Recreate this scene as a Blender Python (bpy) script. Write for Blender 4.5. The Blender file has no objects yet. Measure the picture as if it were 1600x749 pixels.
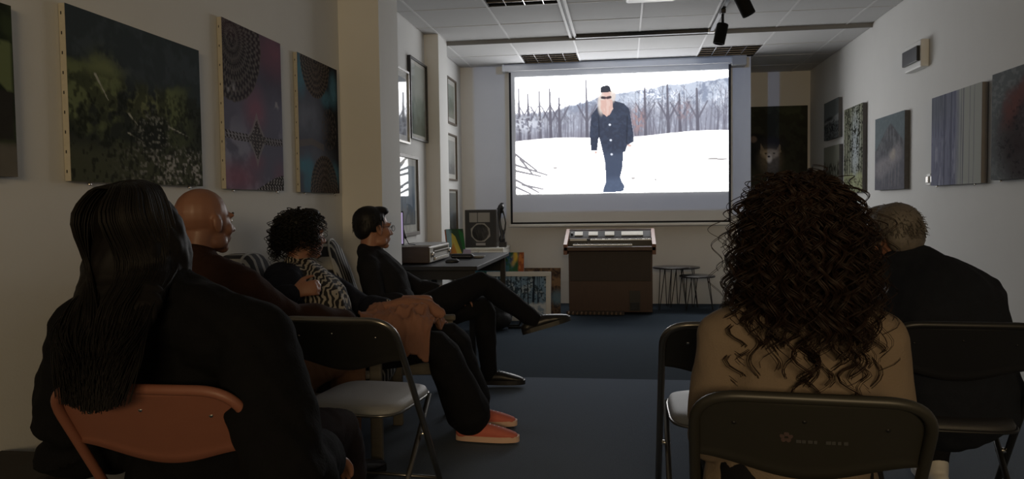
import bpy, bmesh, math, random
import numpy as np
from mathutils import Vector, Matrix

scene = bpy.context.scene
COL = scene.collection
random.seed(7)
rng = np.random.default_rng(11)

# ------------------------------------------------------------------ camera
F_PX, YAW, PITCH, ROLL, CAM_H = 1210.7, .1437, .0454, .0137, 1.10
fw = Vector((-math.sin(YAW) * math.cos(PITCH), math.cos(YAW) * math.cos(PITCH), -math.sin(PITCH)))
rt = Vector((math.cos(YAW), math.sin(YAW), 0))
up = rt.cross(fw)
rt2 = rt * math.cos(ROLL) - up * math.sin(ROLL)
up2 = rt * math.sin(ROLL) + up * math.cos(ROLL)
cam_data = bpy.data.cameras.new('camera')
cam = bpy.data.objects.new('camera', cam_data)
COL.objects.link(cam)
m = Matrix((rt2, up2, -fw)).transposed().to_4x4()
m.translation = (0, 0, CAM_H)
cam.matrix_world = m
cam_data.sensor_width = 36
cam_data.lens = F_PX * 36 / 1600
cam_data.clip_start = .05
scene.camera = cam

# ------------------------------------------------------------------ light
SCREEN_GAIN = 2.7   # how far the blown-out whites of the picture exceed the display white
HALO_W = 46.0
REAR_W = 110.0
world = bpy.data.worlds.new('world')
scene.world = world
world.use_nodes = True
world.node_tree.nodes['Background'].inputs[0].default_value = (.9, .85, .75, 1)
world.node_tree.nodes['Background'].inputs[1].default_value = .02
scene.view_settings.view_transform = 'Standard'
scene.view_settings.look = 'None'
scene.view_settings.exposure = 0
scene.view_settings.gamma = 1
scene.view_settings.use_curve_mapping = False

# added warm fill behind the camera, shining through a made-up rear opening
rear = bpy.data.lights.new('rear_fill_light', 'AREA')
rear.shape = 'RECTANGLE'
rear.size, rear.size_y = 2.0, .7
rear.energy = REAR_W
rear.color = (1, .74, .42)
rear_o = bpy.data.objects.new('rear_fill_light', rear)
COL.objects.link(rear_o)
rear_o.location = (.55, -4.4, 2.0)
rear_o.rotation_euler = (math.radians(90), 0, 0)

# the projector's lens: faint bluish frame of light around the picture
LENS = (.36, 5.63, 2.545)
halo = bpy.data.lights.new('projector_lens_light', 'SPOT')
halo.energy = HALO_W
halo.color = (.20, .45, 1.0)
halo.spot_size = math.radians(100)
halo.spot_blend = 0
halo.shadow_soft_size = .012
halo_o = bpy.data.objects.new('projector_lens_light', halo)
COL.objects.link(halo_o)
halo_o.location = LENS
halo_o.rotation_euler = (math.radians(90), 0, 0)
halo.use_nodes = True
nt = halo.node_tree
em = nt.nodes['Emission']
tc = nt.nodes.new('ShaderNodeTexCoord')
sep = nt.nodes.new('ShaderNodeSeparateXYZ')
nt.links.new(tc.outputs['Normal'], sep.inputs[0])


def lmath(op, a, b=None):
    n = nt.nodes.new('ShaderNodeMath')
    n.operation = op
    for i, v in enumerate((a, b)):
        if v is None:
            continue
        if isinstance(v, (int, float)):
            n.inputs[i].default_value = v
        else:
            nt.links.new(v, n.inputs[i])
    return n.outputs[0]


dz = lmath('ABSOLUTE', sep.outputs[2])
sx = lmath('DIVIDE', sep.outputs[0], dz)
sy = lmath('DIVIDE', sep.outputs[1], dz)
gate = lmath('MULTIPLY', lmath('MULTIPLY', lmath('GREATER_THAN', sx, -.695), lmath('LESS_THAN', sx, .372)),
             lmath('MULTIPLY', lmath('GREATER_THAN', sy, -.553), lmath('LESS_THAN', sy, .03)))
nt.links.new(gate, em.inputs['Strength'])

# ------------------------------------------------------------------ helpers
def lin(r, g, b):
    f = lambda c: (c / 255 / 12.92) if c / 255 <= .04045 else ((c / 255 + .055) / 1.055) ** 2.4
    return (f(r), f(g), f(b))


MATS = {}


def mat(name, col=(.5, .5, .5), rough=.6, metal=0., var=0., scale=20., bump=0., bscale=80., spec=.5, coat=0., stretch=None):
    """principled material with noise variation in colour and fine relief"""
    if name in MATS:
        return MATS[name]
    M = bpy.data.materials.new(name)
    M.use_nodes = True
    t = M.node_tree
    b = t.nodes['Principled BSDF']
    b.inputs['Roughness'].default_value = rough
    b.inputs['Metallic'].default_value = metal
    b.inputs['Specular IOR Level'].default_value = spec
    if coat:
        b.inputs['Coat Weight'].default_value = coat
    tco = t.nodes.new('ShaderNodeTexCoord')
    vec = tco.outputs['Object']
    if stretch:
        mp = t.nodes.new('ShaderNodeMapping')
        mp.inputs['Scale'].default_value = stretch
        t.links.new(vec, mp.inputs[0])
        vec = mp.outputs[0]
    n = t.nodes.new('ShaderNodeTexNoise')
    n.inputs['Scale'].default_value = scale
    n.inputs['Detail'].default_value = 4
    t.links.new(vec, n.inputs['Vector'])
    r = t.nodes.new('ShaderNodeMix')
    r.data_type = 'RGBA'
    r.inputs[6].default_value = tuple(max(0, c * (1 - var)) for c in col) + (1,)
    r.inputs[7].default_value = tuple(min(1, c * (1 + var)) for c in col) + (1,)
    t.links.new(n.outputs['Fac'], r.inputs[0])
    t.links.new(r.outputs[2], b.inputs['Base Color'])
    if bump:
        n2 = t.nodes.new('ShaderNodeTexNoise')
        n2.inputs['Scale'].default_value = bscale
        n2.inputs['Detail'].default_value = 3
        t.links.new(vec, n2.inputs['Vector'])
        bp = t.nodes.new('ShaderNodeBump')
        bp.inputs['Strength'].default_value = bump
        bp.inputs['Distance'].default_value = .004
        t.links.new(n2.outputs['Fac'], bp.inputs['Height'])
        t.links.new(bp.outputs[0], b.inputs['Normal'])
    MATS[name] = M
    return M


def mat_vcol(name, rough=.85, emit=False, spec=.08):
    """paint or picture: colour comes from the painted colour attribute of the surface"""
    if name in MATS:
        return MATS[name]
    M = bpy.data.materials.new(name)
    M.use_nodes = True
    t = M.node_tree
    b = t.nodes['Principled BSDF']
    a = t.nodes.new('ShaderNodeVertexColor')
    a.layer_name = 'paint'
    if emit:
        b.inputs['Base Color'].default_value = (.10, .10, .10, 1)
        b.inputs['Roughness'].default_value = .9
        b.inputs['Specular IOR Level'].default_value = 0
        t.links.new(a.outputs[0], b.inputs['Emission Color'])
        b.inputs['Emission Strength'].default_value = 1
    else:
        t.links.new(a.outputs[0], b.inputs['Base Color'])
        b.inputs['Roughness'].default_value = rough
        b.inputs['Specular IOR Level'].default_value = spec
        n = t.nodes.new('ShaderNodeTexNoise')
        n.inputs['Scale'].default_value = 160
        tco = t.nodes.new('ShaderNodeTexCoord')
        t.links.new(tco.outputs['Object'], n.inputs['Vector'])
        bp = t.nodes.new('ShaderNodeBump')
        bp.inputs['Strength'].default_value = .15
        bp.inputs['Distance'].default_value = .002
        t.links.new(n.outputs['Fac'], bp.inputs['Height'])
        t.links.new(bp.outputs[0], b.inputs['Normal'])
    MATS[name] = M
    return M


def mat_glass():
    if 'picture_glass' in MATS:
        return MATS['picture_glass']
    M = bpy.data.materials.new('picture_glass')
    M.use_nodes = True
    t = M.node_tree
    t.nodes.remove(t.nodes['Principled BSDF'])
    o = t.nodes['Material Output']
    tr = t.nodes.new('ShaderNodeBsdfTransparent')
    gl = t.nodes.new('ShaderNodeBsdfGlossy')
    gl.inputs['Roughness'].default_value = .03
    fr = t.nodes.new('ShaderNodeFresnel')
    fr.inputs[0].default_value = 1.5
    mx = t.nodes.new('ShaderNodeMixShader')
    ge = t.nodes.new('ShaderNodeNewGeometry')
    ft = t.nodes.new('ShaderNodeMath')
    ft.operation = 'MULTIPLY_ADD'
    ft.inputs[1].default_value = -1
    ft.inputs[2].default_value = 1
    t.links.new(ge.outputs['Backfacing'], ft.inputs[0])
    fm = t.nodes.new('ShaderNodeMath')
    fm.operation = 'MULTIPLY'
    t.links.new(fr.outputs[0], fm.inputs[0])
    t.links.new(ft.outputs[0], fm.inputs[1])
    t.links.new(fm.outputs[0], mx.inputs[0])
    t.links.new(tr.outputs[0], mx.inputs[1])
    t.links.new(gl.outputs[0], mx.inputs[2])
    t.links.new(mx.outputs[0], o.inputs[0])
    MATS['picture_glass'] = M
    return M


def tag(o, label=None, cat=None, group=None, kind=None):
    if label: o['label'] = label
    if cat: o['category'] = cat
    if group: o['group'] = group
    if kind: o['kind'] = kind
    return o


def thing(name, label, cat, loc=(0, 0, 0), rz=0., group=None):
    o = bpy.data.objects.new(name, None)
    o.empty_display_size = .05
    COL.objects.link(o)
    o.location = loc
    o.rotation_euler = (0, 0, rz)
    return tag(o, label, cat, group)


def link(name, me, material, parent=None, loc=None, rot=None):
    o = bpy.data.objects.new(name, me)
    COL.objects.link(o)
    if material is not None and not me.materials:
        me.materials.append(material)
    if parent is not None:
        o.parent = parent
    if loc is not None: o.location = loc
    if rot is not None: o.rotation_euler = rot
    return o


class MB:
    """collects shapes into one mesh"""

    def __init__(s):
        s.v, s.f, s.n = [], [], 0
        s.smooth = []

    def add(s, v, f, smooth=False):
        v = np.asarray(v, float)
        s.v.append(v)
        s.f += [tuple(i + s.n for i in q) for q in f]
        s.smooth += [smooth] * len(f)
        s.n += len(v)
        return s

    def box(s, lo, hi, bev=0., M=None):
        lo, hi = np.array(lo, float), np.array(hi, float)
        if bev > 0:
            bm = bmesh.new()
            bmesh.ops.create_cube(bm, size=1)
            for q in bm.verts:
                q.co = Vector(((lo + hi) / 2 + np.array(q.co) * (hi - lo)).tolist())
            bmesh.ops.bevel(bm, geom=bm.edges[:], offset=bev, segments=2, affect='EDGES', profile=.5)
            bm.verts.index_update()
            v = np.array([q.co[:] for q in bm.verts])
            f = [[q.index for q in p.verts] for p in bm.faces]
            bm.free()
        else:
            v = np.array([[(lo, hi)[(i >> k) & 1][k] for k in range(3)] for i in range(8)])
            f = [(0, 2, 3, 1), (4, 5, 7, 6), (0, 1, 5, 4), (2, 6, 7, 3), (0, 4, 6, 2), (1, 3, 7, 5)]
        if M is not None:
            v = np.array([(M @ Vector(p.tolist()))[:] for p in v])
        return s.add(v, f)

    def tube(s, pts, r, sides=10, closed=False, cap=True, flat=None):
        """round tube along a polyline; r a number or one radius per point"""
        P = np.asarray(pts, float)
        n = len(P)
        r = np.broadcast_to(np.asarray(r, float), (n,))
        T = np.zeros_like(P)
        if closed:
            T = np.roll(P, -1, 0) - np.roll(P, 1, 0)
        else:
            T[1:-1] = P[2:] - P[:-2]
            T[0], T[-1] = P[1] - P[0], P[-1] - P[-2]
        T /= np.linalg.norm(T, axis=1)[:, None] + 1e-12
        ref = np.array([0, 0, 1.]) if abs(T[0][2]) < .9 else np.array([1., 0, 0])
        N = np.zeros_like(P)
        a = np.cross(T[0], ref)
        a /= np.linalg.norm(a)
        for i in range(n):
            a = a - T[i] * (a @ T[i])
            a /= np.linalg.norm(a) + 1e-12
            N[i] = a
        B = np.cross(T, N)
        ang = np.arange(sides) * 2 * math.pi / sides
        V = P[:, None] + r[:, None, None] * (np.cos(ang)[None, :, None] * N[:, None] + np.sin(ang)[None, :, None] * B[:, None])
        V = V.reshape(-1, 3)
        f = []
        for i in range(n if closed else n - 1):
            j = (i + 1) % n
            for k in range(sides):
                l = (k + 1) % sides
                f.append((i * sides + k, i * sides + l, j * sides + l, j * sides + k))
        if cap and not closed:
            f.append(tuple(range(sides))[::-1])
            f.append(tuple((n - 1) * sides + k for k in range(sides)))
        return s.add(V, f, True)

    def lathe(s, prof, segs=24, c=(0, 0, 0), axis='Z', M=None):
        """profile of (radius, height) pairs turned about an axis"""
        V = []
        for r, h in prof:
            for k in range(segs):
                a = 2 * math.pi * k / segs
                p = (r * math.cos(a), r * math.sin(a), h)
                if axis == 'Y': p = (p[0], p[2], -p[1])
                if axis == 'X': p = (p[2], p[0], p[1])
                V.append(p)
        V = np.array(V)
        if M is not None:
            V = np.array([(M @ Vector(p.tolist()))[:] for p in V])
        V = V + np.array(c)
        f = []
        for i in range(len(prof) - 1):
            for k in range(segs):
                l = (k + 1) % segs
                f.append((i * segs + k, i * segs + l, (i + 1) * segs + l, (i + 1) * segs + k))
        f.append(tuple(range(segs))[::-1])
        f.append(tuple((len(prof) - 1) * segs + k for k in range(segs)))
        return s.add(V, f, True)

    def prism(s, poly, lo, hi, axis='X'):
        """polygon extruded along an axis; poly in the other two coordinates"""
        n = len(poly)
        mk = {'X': lambda a, b, h: (h, a, b), 'Y': lambda a, b, h: (a, h, b), 'Z': lambda a, b, h: (a, b, h)}[axis]
        V = [mk(a, b, lo) for a, b in poly] + [mk(a, b, hi) for a, b in poly]
        f = [tuple(range(n))[::-1], tuple(range(n, 2 * n))]
        f += [(i, (i + 1) % n, n + (i + 1) % n, n + i) for i in range(n)]
        return s.add(V, f)

    def ell(s, c, r, rot=None, nu=16, nv=10):
        V, f = [], []
        for i in range(1, nv):
            th = math.pi * i / nv
            for k in range(nu):
                a = 2 * math.pi * k / nu
                V.append((math.sin(th) * math.cos(a), math.sin(th) * math.sin(a), math.cos(th)))
        V += [(0, 0, 1), (0, 0, -1)]
        for i in range(nv - 2):
            for k in range(nu):
                l = (k + 1) % nu
                f.append((i * nu + k, (i + 1) * nu + k, (i + 1) * nu + l, i * nu + l))
        T, Bt = len(V) - 2, len(V) - 1
        for k in range(nu):
            l = (k + 1) % nu
            f.append((T, k, l))
            f.append((Bt, (nv - 2) * nu + l, (nv - 2) * nu + k))
        V = np.array(V) * np.broadcast_to(np.asarray(r, float), (3,))
        if rot is not None:
            V = V @ np.asarray(rot, float).T
        return s.add(V + np.asarray(c, float), f, True)

    def chain(s, pts, rad, side=(1, 0, 0), sub=4, nu=16):
        """tapered limb: smooth spine, elliptical rings (across, along depth), rounded ends"""
        P = np.asarray(pts, float)
        Rr = np.array([(q, q) if np.isscalar(q) else tuple(q) for q in rad], float)
        n = len(P)
        out, orad = [], []
        for i in range(n - 1):
            p0, p1, p2, p3 = P[max(i - 1, 0)], P[i], P[i + 1], P[min(i + 2, n - 1)]
            for k in range(sub):
                t = k / sub
                # softened Catmull-Rom
                cr = .5 * ((2 * p1) + (-p0 + p2) * t + (2 * p0 - 5 * p1 + 4 * p2 - p3) * t * t + (-p0 + 3 * p1 - 3 * p2 + p3) * t ** 3)
                ln = p1 + (p2 - p1) * t
                out.append(.5 * cr + .5 * ln)
                orad.append(Rr[i] + (Rr[i + 1] - Rr[i]) * t)
        out.append(P[-1])
        orad.append(Rr[-1])
        C, Q = np.array(out), np.array(orad)
        # round caps
        d0 = C[0] - C[1]
        d0 /= np.linalg.norm(d0)
        d1 = C[-1] - C[-2]
        d1 /= np.linalg.norm(d1)
        pre = [(C[0] + d0 * Q[0].mean() * math.sin(a), Q[0] * max(math.cos(a), .05)) for a in (1.5, 1.1, .6)]
        post = [(C[-1] + d1 * Q[-1].mean() * math.sin(a), Q[-1] * max(math.cos(a), .05)) for a in (.6, 1.1, 1.5)]
        C = np.array([p for p, _ in pre] + list(C) + [p for p, _ in post])
        Q = np.array([q for _, q in pre] + list(Q) + [q for _, q in post])
        T = np.gradient(C, axis=0)
        T /= np.linalg.norm(T, axis=1)[:, None]
        sd = np.asarray(side, float)
        N = sd[None] - T * (T @ sd)[:, None]
        bad = np.linalg.norm(N, axis=1) < .15
        if bad.any():
            alt = np.array([0, 1., 0]) if abs(sd[1]) < .8 else np.array([1., 0, 0])
            N2 = alt[None] - T * (T @ alt)[:, None]
            N[:] = N2
        N /= np.linalg.norm(N, axis=1)[:, None]
        B = np.cross(T, N)
        ang = np.arange(nu) * 2 * math.pi / nu
        V = C[:, None] + Q[:, 0, None, None] * np.cos(ang)[None, :, None] * N[:, None] + Q[:, 1, None, None] * np.sin(ang)[None, :, None] * B[:, None]
        m_ = len(C)
        f = []
        for i in range(m_ - 1):
            for k in range(nu):
                l = (k + 1) % nu
                f.append((i * nu + k, i * nu + l, (i + 1) * nu + l, (i + 1) * nu + k))
        f.append(tuple(range(nu))[::-1])
        f.append(tuple((m_ - 1) * nu + k for k in range(nu)))
        return s.add(V.reshape(-1, 3), f, True)

    def mesh(s, name):
        me = bpy.data.meshes.new(name)
        v = np.concatenate(s.v) if s.v else np.zeros((0, 3))
        me.from_pydata(v.tolist(), [], s.f)
        me.polygons.foreach_set('use_smooth', s.smooth)
        me.update()
        return me

    def build(s, name, material, parent=None, **k):
        return link(name, s.mesh(name), material, parent, **k)

    def blob(s, name, material, parent=None, voxel=.008, smooth=4, disp=None):
        """all shapes fused into one continuous skin"""
        tmp = bpy.data.objects.new('tmp', s.mesh('tmp'))
        COL.objects.link(tmp)
        r = tmp.modifiers.new('r', 'REMESH')
        r.mode = 'VOXEL'
        r.voxel_size = voxel
        r.use_smooth_shade = True
        if smooth:
            q = tmp.modifiers.new('s', 'SMOOTH')
            q.factor = .5
            q.iterations = smooth
        dg = bpy.context.evaluated_depsgraph_get()
        me = bpy.data.meshes.new_from_object(tmp.evaluated_get(dg))
        old = tmp.data
        bpy.data.objects.remove(tmp)
        bpy.data.meshes.remove(old)
        me.name = name
        me.materials.clear()
        if disp is not None:
            n = len(me.vertices)
            co = np.empty(n * 3); me.vertices.foreach_get('co', co); co = co.reshape(-1, 3)
            no = np.empty(n * 3); me.vertices.foreach_get('normal', no); no = no.reshape(-1, 3)
            co = co + no * disp(co)[:, None]
            me.vertices.foreach_set('co', co.ravel())
        me.polygons.foreach_set('use_smooth', [True] * len(me.polygons))
        me.update()
        return link(name, me, material, parent)


def folds(amp, fx=34., seed=0):
    """soft cloth wrinkles"""
    g = np.random.default_rng(seed)
    W = [(g.normal(size=3) * fx * k, g.uniform(0, 6.3), a) for k, a in ((.5, 1), (.8, .8), (1.2, .5), (1.8, .35)) for _ in range(2)]
    def d(co):
        o = np.zeros(len(co))
        for w, p, a in W:
            o += a * np.sin(co @ w + p + 1.3 * np.sin(co @ w[[1, 2, 0]] * .6))
        return amp * o / 2
    return d


def simple_box(name, lo, hi, material, parent=None, bev=0., kind=None):
    o = MB().box(lo, hi, bev).build(name, material, parent)
    if kind: o['kind'] = kind
    return o


# ------------------------------------------------------------------ painted pictures
def fbm(U, V, sx_, sy_, oct_=4, seed=0, gain=.55):
    g = np.random.default_rng(seed)
    out = np.zeros_like(U)
    amp, tot = 1., 0.
    for o in range(oct_):
        nx, ny = max(2, int(sx_ * 2 ** o)), max(2, int(sy_ * 2 ** o))
        L = g.random((ny + 2, nx + 2))
        x, y = np.clip(U, 0, 1) * nx, np.clip(V, 0, 1) * ny
        i, j = np.floor(x).astype(int), np.floor(y).astype(int)
        i, j = np.clip(i, 0, nx), np.clip(j, 0, ny)
        fx, fy = x - i, y - j
        fx, fy = fx * fx * (3 - 2 * fx), fy * fy * (3 - 2 * fy)
        q = L[j, i] * (1 - fx) * (1 - fy) + L[j, i + 1] * fx * (1 - fy) + L[j + 1, i] * (1 - fx) * fy + L[j + 1, i + 1] * fx * fy
        out += amp * q
        tot += amp
        amp *= gain
    return out / tot


def sst(a, b, x):
    t = np.clip((x - a) / (b - a), 0, 1)
    return t * t * (3 - 2 * t)


def over(img, colr, m):
    return img * (1 - m[..., None]) + np.asarray(colr, float) * m[..., None]


def el(U, V, cx, cy, rx, ry, soft=.15):
    return 1 - sst(1 - soft, 1 + soft, np.sqrt(((U - cx) / rx) ** 2 + ((V - cy) / ry) ** 2))


def seg(U, V, x0, y0, x1, y1, w0, w1=None, asp=1.):
    w1 = w0 if w1 is None else w1
    dx, dy = (x1 - x0), (y1 - y0) * asp
    px, py = U - x0, (V - y0) * asp
    t = np.clip((px * dx + py * dy) / (dx * dx + dy * dy + 1e-9), 0, 1)
    d = np.hypot(px - t * dx, py - t * dy)
    w = w0 + (w1 - w0) * t
    return 1 - sst(w * .7, w * 1.3, d)


def poly(U, V, pts):
    ins = np.zeros(U.shape, bool)
    n = len(pts)
    for i in range(n):
        (x0, y0), (x1, y1) = pts[i], pts[(i + 1) % n]
        c_ = (y0 > V) != (y1 > V)
        xi = x0 + (V - y0) / (y1 - y0 + 1e-12) * (x1 - x0)
        ins ^= c_ & (U < xi)
    return ins.astype(float)


def S(r, g, b):
    return np.array(lin(r, g, b))


def picture(name, paint, nu, nv, P00, PU, PV, material, parent=None, sat=1.):
    """a painted surface: grid from corner P00 (picture's top left) along PU (rightwards) and PV (downwards)"""
    P00, PU, PV = (np.asarray(a, float) for a in (P00, PU, PV))
    u, v = np.meshgrid(np.linspace(0, 1, nu), np.linspace(0, 1, nv))
    co = P00 + u[..., None] * PU + v[..., None] * PV
    rgb = np.clip(paint(u, v), 0, 50)
    if sat < 1:
        rgb = rgb * sat + rgb.mean(-1, keepdims=True) * (1 - sat)
    idx = np.arange(nu * nv).reshape(nv, nu)
    f = np.stack([idx[:-1, :-1], idx[1:, :-1], idx[1:, 1:], idx[:-1, 1:]], -1).reshape(-1, 4)
    me = bpy.data.meshes.new(name)
    me.from_pydata(co.reshape(-1, 3).tolist(), [], f.tolist())
    at = me.color_attributes.new('paint', 'FLOAT_COLOR', 'POINT')
    at.data.foreach_set('color', np.concatenate([rgb.reshape(-1, 3), np.ones((nu * nv, 1))], 1).astype(np.float32).ravel())
    me.update()
    return link(name, me, material, parent)

# ------------------------------------------------------------------ the room
XL, XR, YB, ZC, ZF = -1.786, 2.18, 8.51, 2.652, 2.62
YN, XN = 9.59, 1.334
YR = -2.6
M_WALL = mat('wall_paint', (.72, .72, .705), .85, var=.025, scale=6, bump=.08, bscale=120, spec=.2)
M_CEIL = mat('ceiling_tile', (.55, .55, .55), .9, var=.04, scale=40, bump=.1, bscale=200, spec=.1)
M_TEE = mat('ceiling_tee', (.62, .62, .62), .6)
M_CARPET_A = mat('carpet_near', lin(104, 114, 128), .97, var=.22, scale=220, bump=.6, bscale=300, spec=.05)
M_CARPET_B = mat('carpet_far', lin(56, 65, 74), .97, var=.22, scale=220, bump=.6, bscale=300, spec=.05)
M_BLACK = mat('black_plastic', (.012, .012, .013), .45, var=.1)
M_BLACKM = mat('black_metal', (.015, .015, .017), .4, var=.1, metal=.3)
M_WHITE = mat('white_plastic', (.72, .72, .70), .4, var=.02)
M_CHROME = mat('chrome', (.75, .73, .70), .18, metal=1.)
M_ALU = mat('aluminium', (.72, .72, .72), .22, metal=1.)
M_CANVAS_EDGE = mat('bare_canvas', (.46, .435, .37), .9, var=.12, scale=60, bump=.3, bscale=400)
M_CANVAS_DARK = mat('painted_canvas_edge', (.10, .10, .105), .8, var=.3, scale=30)
M_PAINT = mat_vcol('paint', .85)
M_PRINT = mat_vcol('print', .7)

st = lambda n, lo, hi, mm: simple_box(n, lo, hi, mm, kind='structure')
fl = st('floor', (XL - .1, YR - 4.2, -.12), (XR + .1, YN + .1, -.006), mat('floor_slab', (.2, .2, .2), .9))
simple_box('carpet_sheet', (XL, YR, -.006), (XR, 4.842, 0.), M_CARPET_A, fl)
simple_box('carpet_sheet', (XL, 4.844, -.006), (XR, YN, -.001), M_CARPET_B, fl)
st('wall_left', (XL - .1, YR, 0), (XL, YN + .1, 2.8), M_WALL)
st('wall_right', (XR, YR, 0), (XR + .1, YN + .1, 2.8), M_WALL)
st('wall_back', (XL, YB, 0), (XN, YN + .1, 2.8), M_WALL)
st('wall_niche', (XN, YN, 0), (XR, YN + .1, 2.8), M_WALL)
wr_ = MB().box((XL, YR - .1, 0), (-.9, YR, 2.8)).box((1.7, YR - .1, 0), (XR, YR, 2.8)).box((-.9, YR - .1, 2.5), (1.7, YR, 2.8))  # unseen rear wall; its opening is shaped to pass the fill light
tag(wr_.build('wall_rear', M_WALL), kind='structure')
st('pillar', (XL, 4.767, 0), (-1.52, 5.18, ZC), M_WALL)
st('pillar', (XL, 6.93, 0), (-1.654, 7.272, ZC), M_WALL)

# suspended ceiling: slab, step, tiles and tees
ce = st('ceiling', (XL, YR, 2.70), (XR, YN, 2.8), M_CEIL)
simple_box('ceiling_step', (XL, 7.285, 2.616), (XR, 7.30, 2.70), mat('step_shade', (.22, .22, .22), .8), ce)  # dark grey puts the unlit look of the step face into its colour
GX = [XL + .001, -1.655, -1.05, -.45, .155, .76, 1.36, 1.96, XR - .001]
tile_me = MB().box((0, 0, 0), (1, 1, 1)).mesh('tile')
tile_me.materials.append(M_CEIL)


def tiles(ys, z, xs, tee_w=.016):
    for j in range(len(ys) - 1):
        for i in range(len(xs) - 1):
            x0, x1, y0, y1 = xs[i], xs[i + 1], ys[j], ys[j + 1]
            if (round(x0, 2), round(y0, 2)) in HOLES:
                continue
            o = link('tile', tile_me, None, ce)
            o.location = (x0 + .004, y0 + .004, z + random.uniform(.001, .003))
            o.scale = (x1 - x0 - .008, y1 - y0 - .008, .012)
    for x in xs[1:-1]:
        simple_box('tee_bar', (x - tee_w / 2, ys[0], z - .002), (x + tee_w / 2, ys[-1], z + .02), M_TEE, ce)
    for y in ys[1:-1]:
        simple_box('tee_bar', (xs[0], y - tee_w / 4, z - .001), (xs[-1], y + tee_w / 4, z + .02), M_TEE, ce)


HOLES = {(-1.05, 5.49), (-1.05, 7.9), (.76, 7.9)}
ysn = [7.285 - .0] + [6.69 - .6 * k for k in range(0, 14)]
tiles(sorted(ysn), ZC, GX)
tiles([7.30, 7.9, 8.5, 9.1, YN - .001], ZF, [g for g in GX])


M_BLADE = mat('dark_aluminium', (.16, .15, .14), .3, metal=1.)


def louvre(x, y, z, lab):
    t = thing('louvre_light', lab, 'ceiling light', (x, y, z), group='recessed louvre lights')
    w = .59
    b = MB().box((0, 0, .075), (w, w, .08)).box((0, 0, .0), (.012, w, .075)).box((w - .012, 0, 0), (w, w, .075)).box((0, 0, 0), (w, .012, .075)).box((0, w - .012, 0), (w, w, .075))
    b.build('housing', mat('reflector', (.015, .014, .013), .5), t)
    for k in range(1, 5):
        q = w * k / 5
        MB().prism([(q - .006, .040), (q - .003, 0), (q + .003, 0), (q + .006, .040)], .012, w - .012, 'X').build('blade', M_BLADE, t)
    for k in range(1, 4):
        q = w * k / 4
        MB().prism([(q - .006, .041), (q - .003, -.001), (q + .003, -.001), (q + .006, .041)], .012, w - .012, 'Y').build('blade', M_ALU, t)
    for k in (1, 2, 3):
        MB().tube([(.02, w * (k - .0) / 4 + .06 if k < 3 else w * .87, .06), (w - .02, w * k / 4 + .06 if k < 3 else w * .87, .06)], .008, 8).build('lamp_tube', mat('unlit_tube', (.12, .12, .12), .5), t)
    return t


louvre(-1.045, 5.495, ZC - .0, 'switched-off louvre light in the ceiling beside the white rail, before the step')
louvre(-1.045, 7.905, ZF - .0, 'switched-off square louvre light above the left half of the screen')
louvre(.765, 7.905, ZF - .0, 'switched-off square louvre light above the right end of the screen')

# white double rail and black lighting track
t = thing('ceiling_rail', 'white double rail running along the ceiling to the step', 'rail', (-.455, 3.5, ZC))
for dx in (-.022, .022):
    simple_box('strip', (dx - .012, 0, -.02), (dx + .012, 3.78, .0), M_TEE, t, .002)
simple_box('channel', (-.010, 0, -.008), (.010, 3.78, -.001), mat('dark_channel', (.05, .05, .05), .6), t)
TZ = ZC - .002
t = thing('lighting_track', 'black lighting track along the ceiling with a branch along the step', 'track', (.79, 4.0, TZ))
simple_box('track_bar', (-.017, 0, -.028), (.017, 3.25, 0), M_BLACKM, t, .002)
simple_box('track_branch', (-1.22, 3.215, -.030), (-.018, 3.262, 0), M_BLACKM, t, .002)
simple_box('corner_joint', (-.03, 3.2, -.033), (.03, 3.27, -.001), M_WHITE, t, .002)


def spot(loc, tilt, az, lab):
    t = thing('track_spotlight', lab, 'spotlight', loc, az, group='black track spotlights')
    simple_box('adaptor', (-.018, -.055, -.035), (.018, .055, 0), M_BLACKM, t, .004)
    MB().tube([(0, 0, -.03), (0, 0, -.10)], .011, 10).build('stem', M_BLACKM, t)
    Mx = Matrix.Translation((0, 0, -.115)) @ Matrix.Rotation(tilt, 4, 'Y')
    b = MB().lathe([(.004, .012), (.040, .008), (.046, 0), (.046, -.15), (.043, -.155), (.038, -.155), (.036, -.13), (.002, -.125)], 24, M=Mx)
    b.build('lamp_body', mat('matt_black', (.008, .008, .008), .8, spec=.15), t)
    MB().lathe([(.0, -.126), (.035, -.128), (.035, -.132), (0, -.134)], 20, M=Mx).build('lens', mat('lamp_lens', (.8, .8, .75), .2), t)
    return t


spot((.79, 6.42, TZ - .028), math.radians(12), 0, 'black cylinder spotlight hanging from the track above the screen')
spot((.79, 5.52, TZ - .028), math.radians(-25), 0, 'black cylinder spotlight on the track beside the projector')

# projector
t = thing('projector', 'white projector hanging under the ceiling, facing the screen', 'projector', (.197, 5.46, ZC))
simple_box('body', (-.175, -.14, -.152), (.175, .135, -.05), M_WHITE, t, .02)
simple_box('mount_plate', (-.06, -.06, -.012), (.06, .06, -.001), M_WHITE, t)
MB().tube([(0, 0, -.05), (0, 0, -.01)], .02, 12).build('mount_pole', M_WHITE, t)
MB().lathe([(.034, 0), (.034, .012), (.026, .014), (.024, .004), (.001, .004)], 20, c=(.16, .136, -.105), axis='Y').build('lens_ring', M_BLACK, t)
for k in range(5):
    simple_box('vent_slot', (-.15 + k * .025, .134, -.13), (-.138 + k * .025, .137, -.08), M_BLACK, t)

# ------------------------------------------------------------------ projection screen
YS = 8.40


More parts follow.
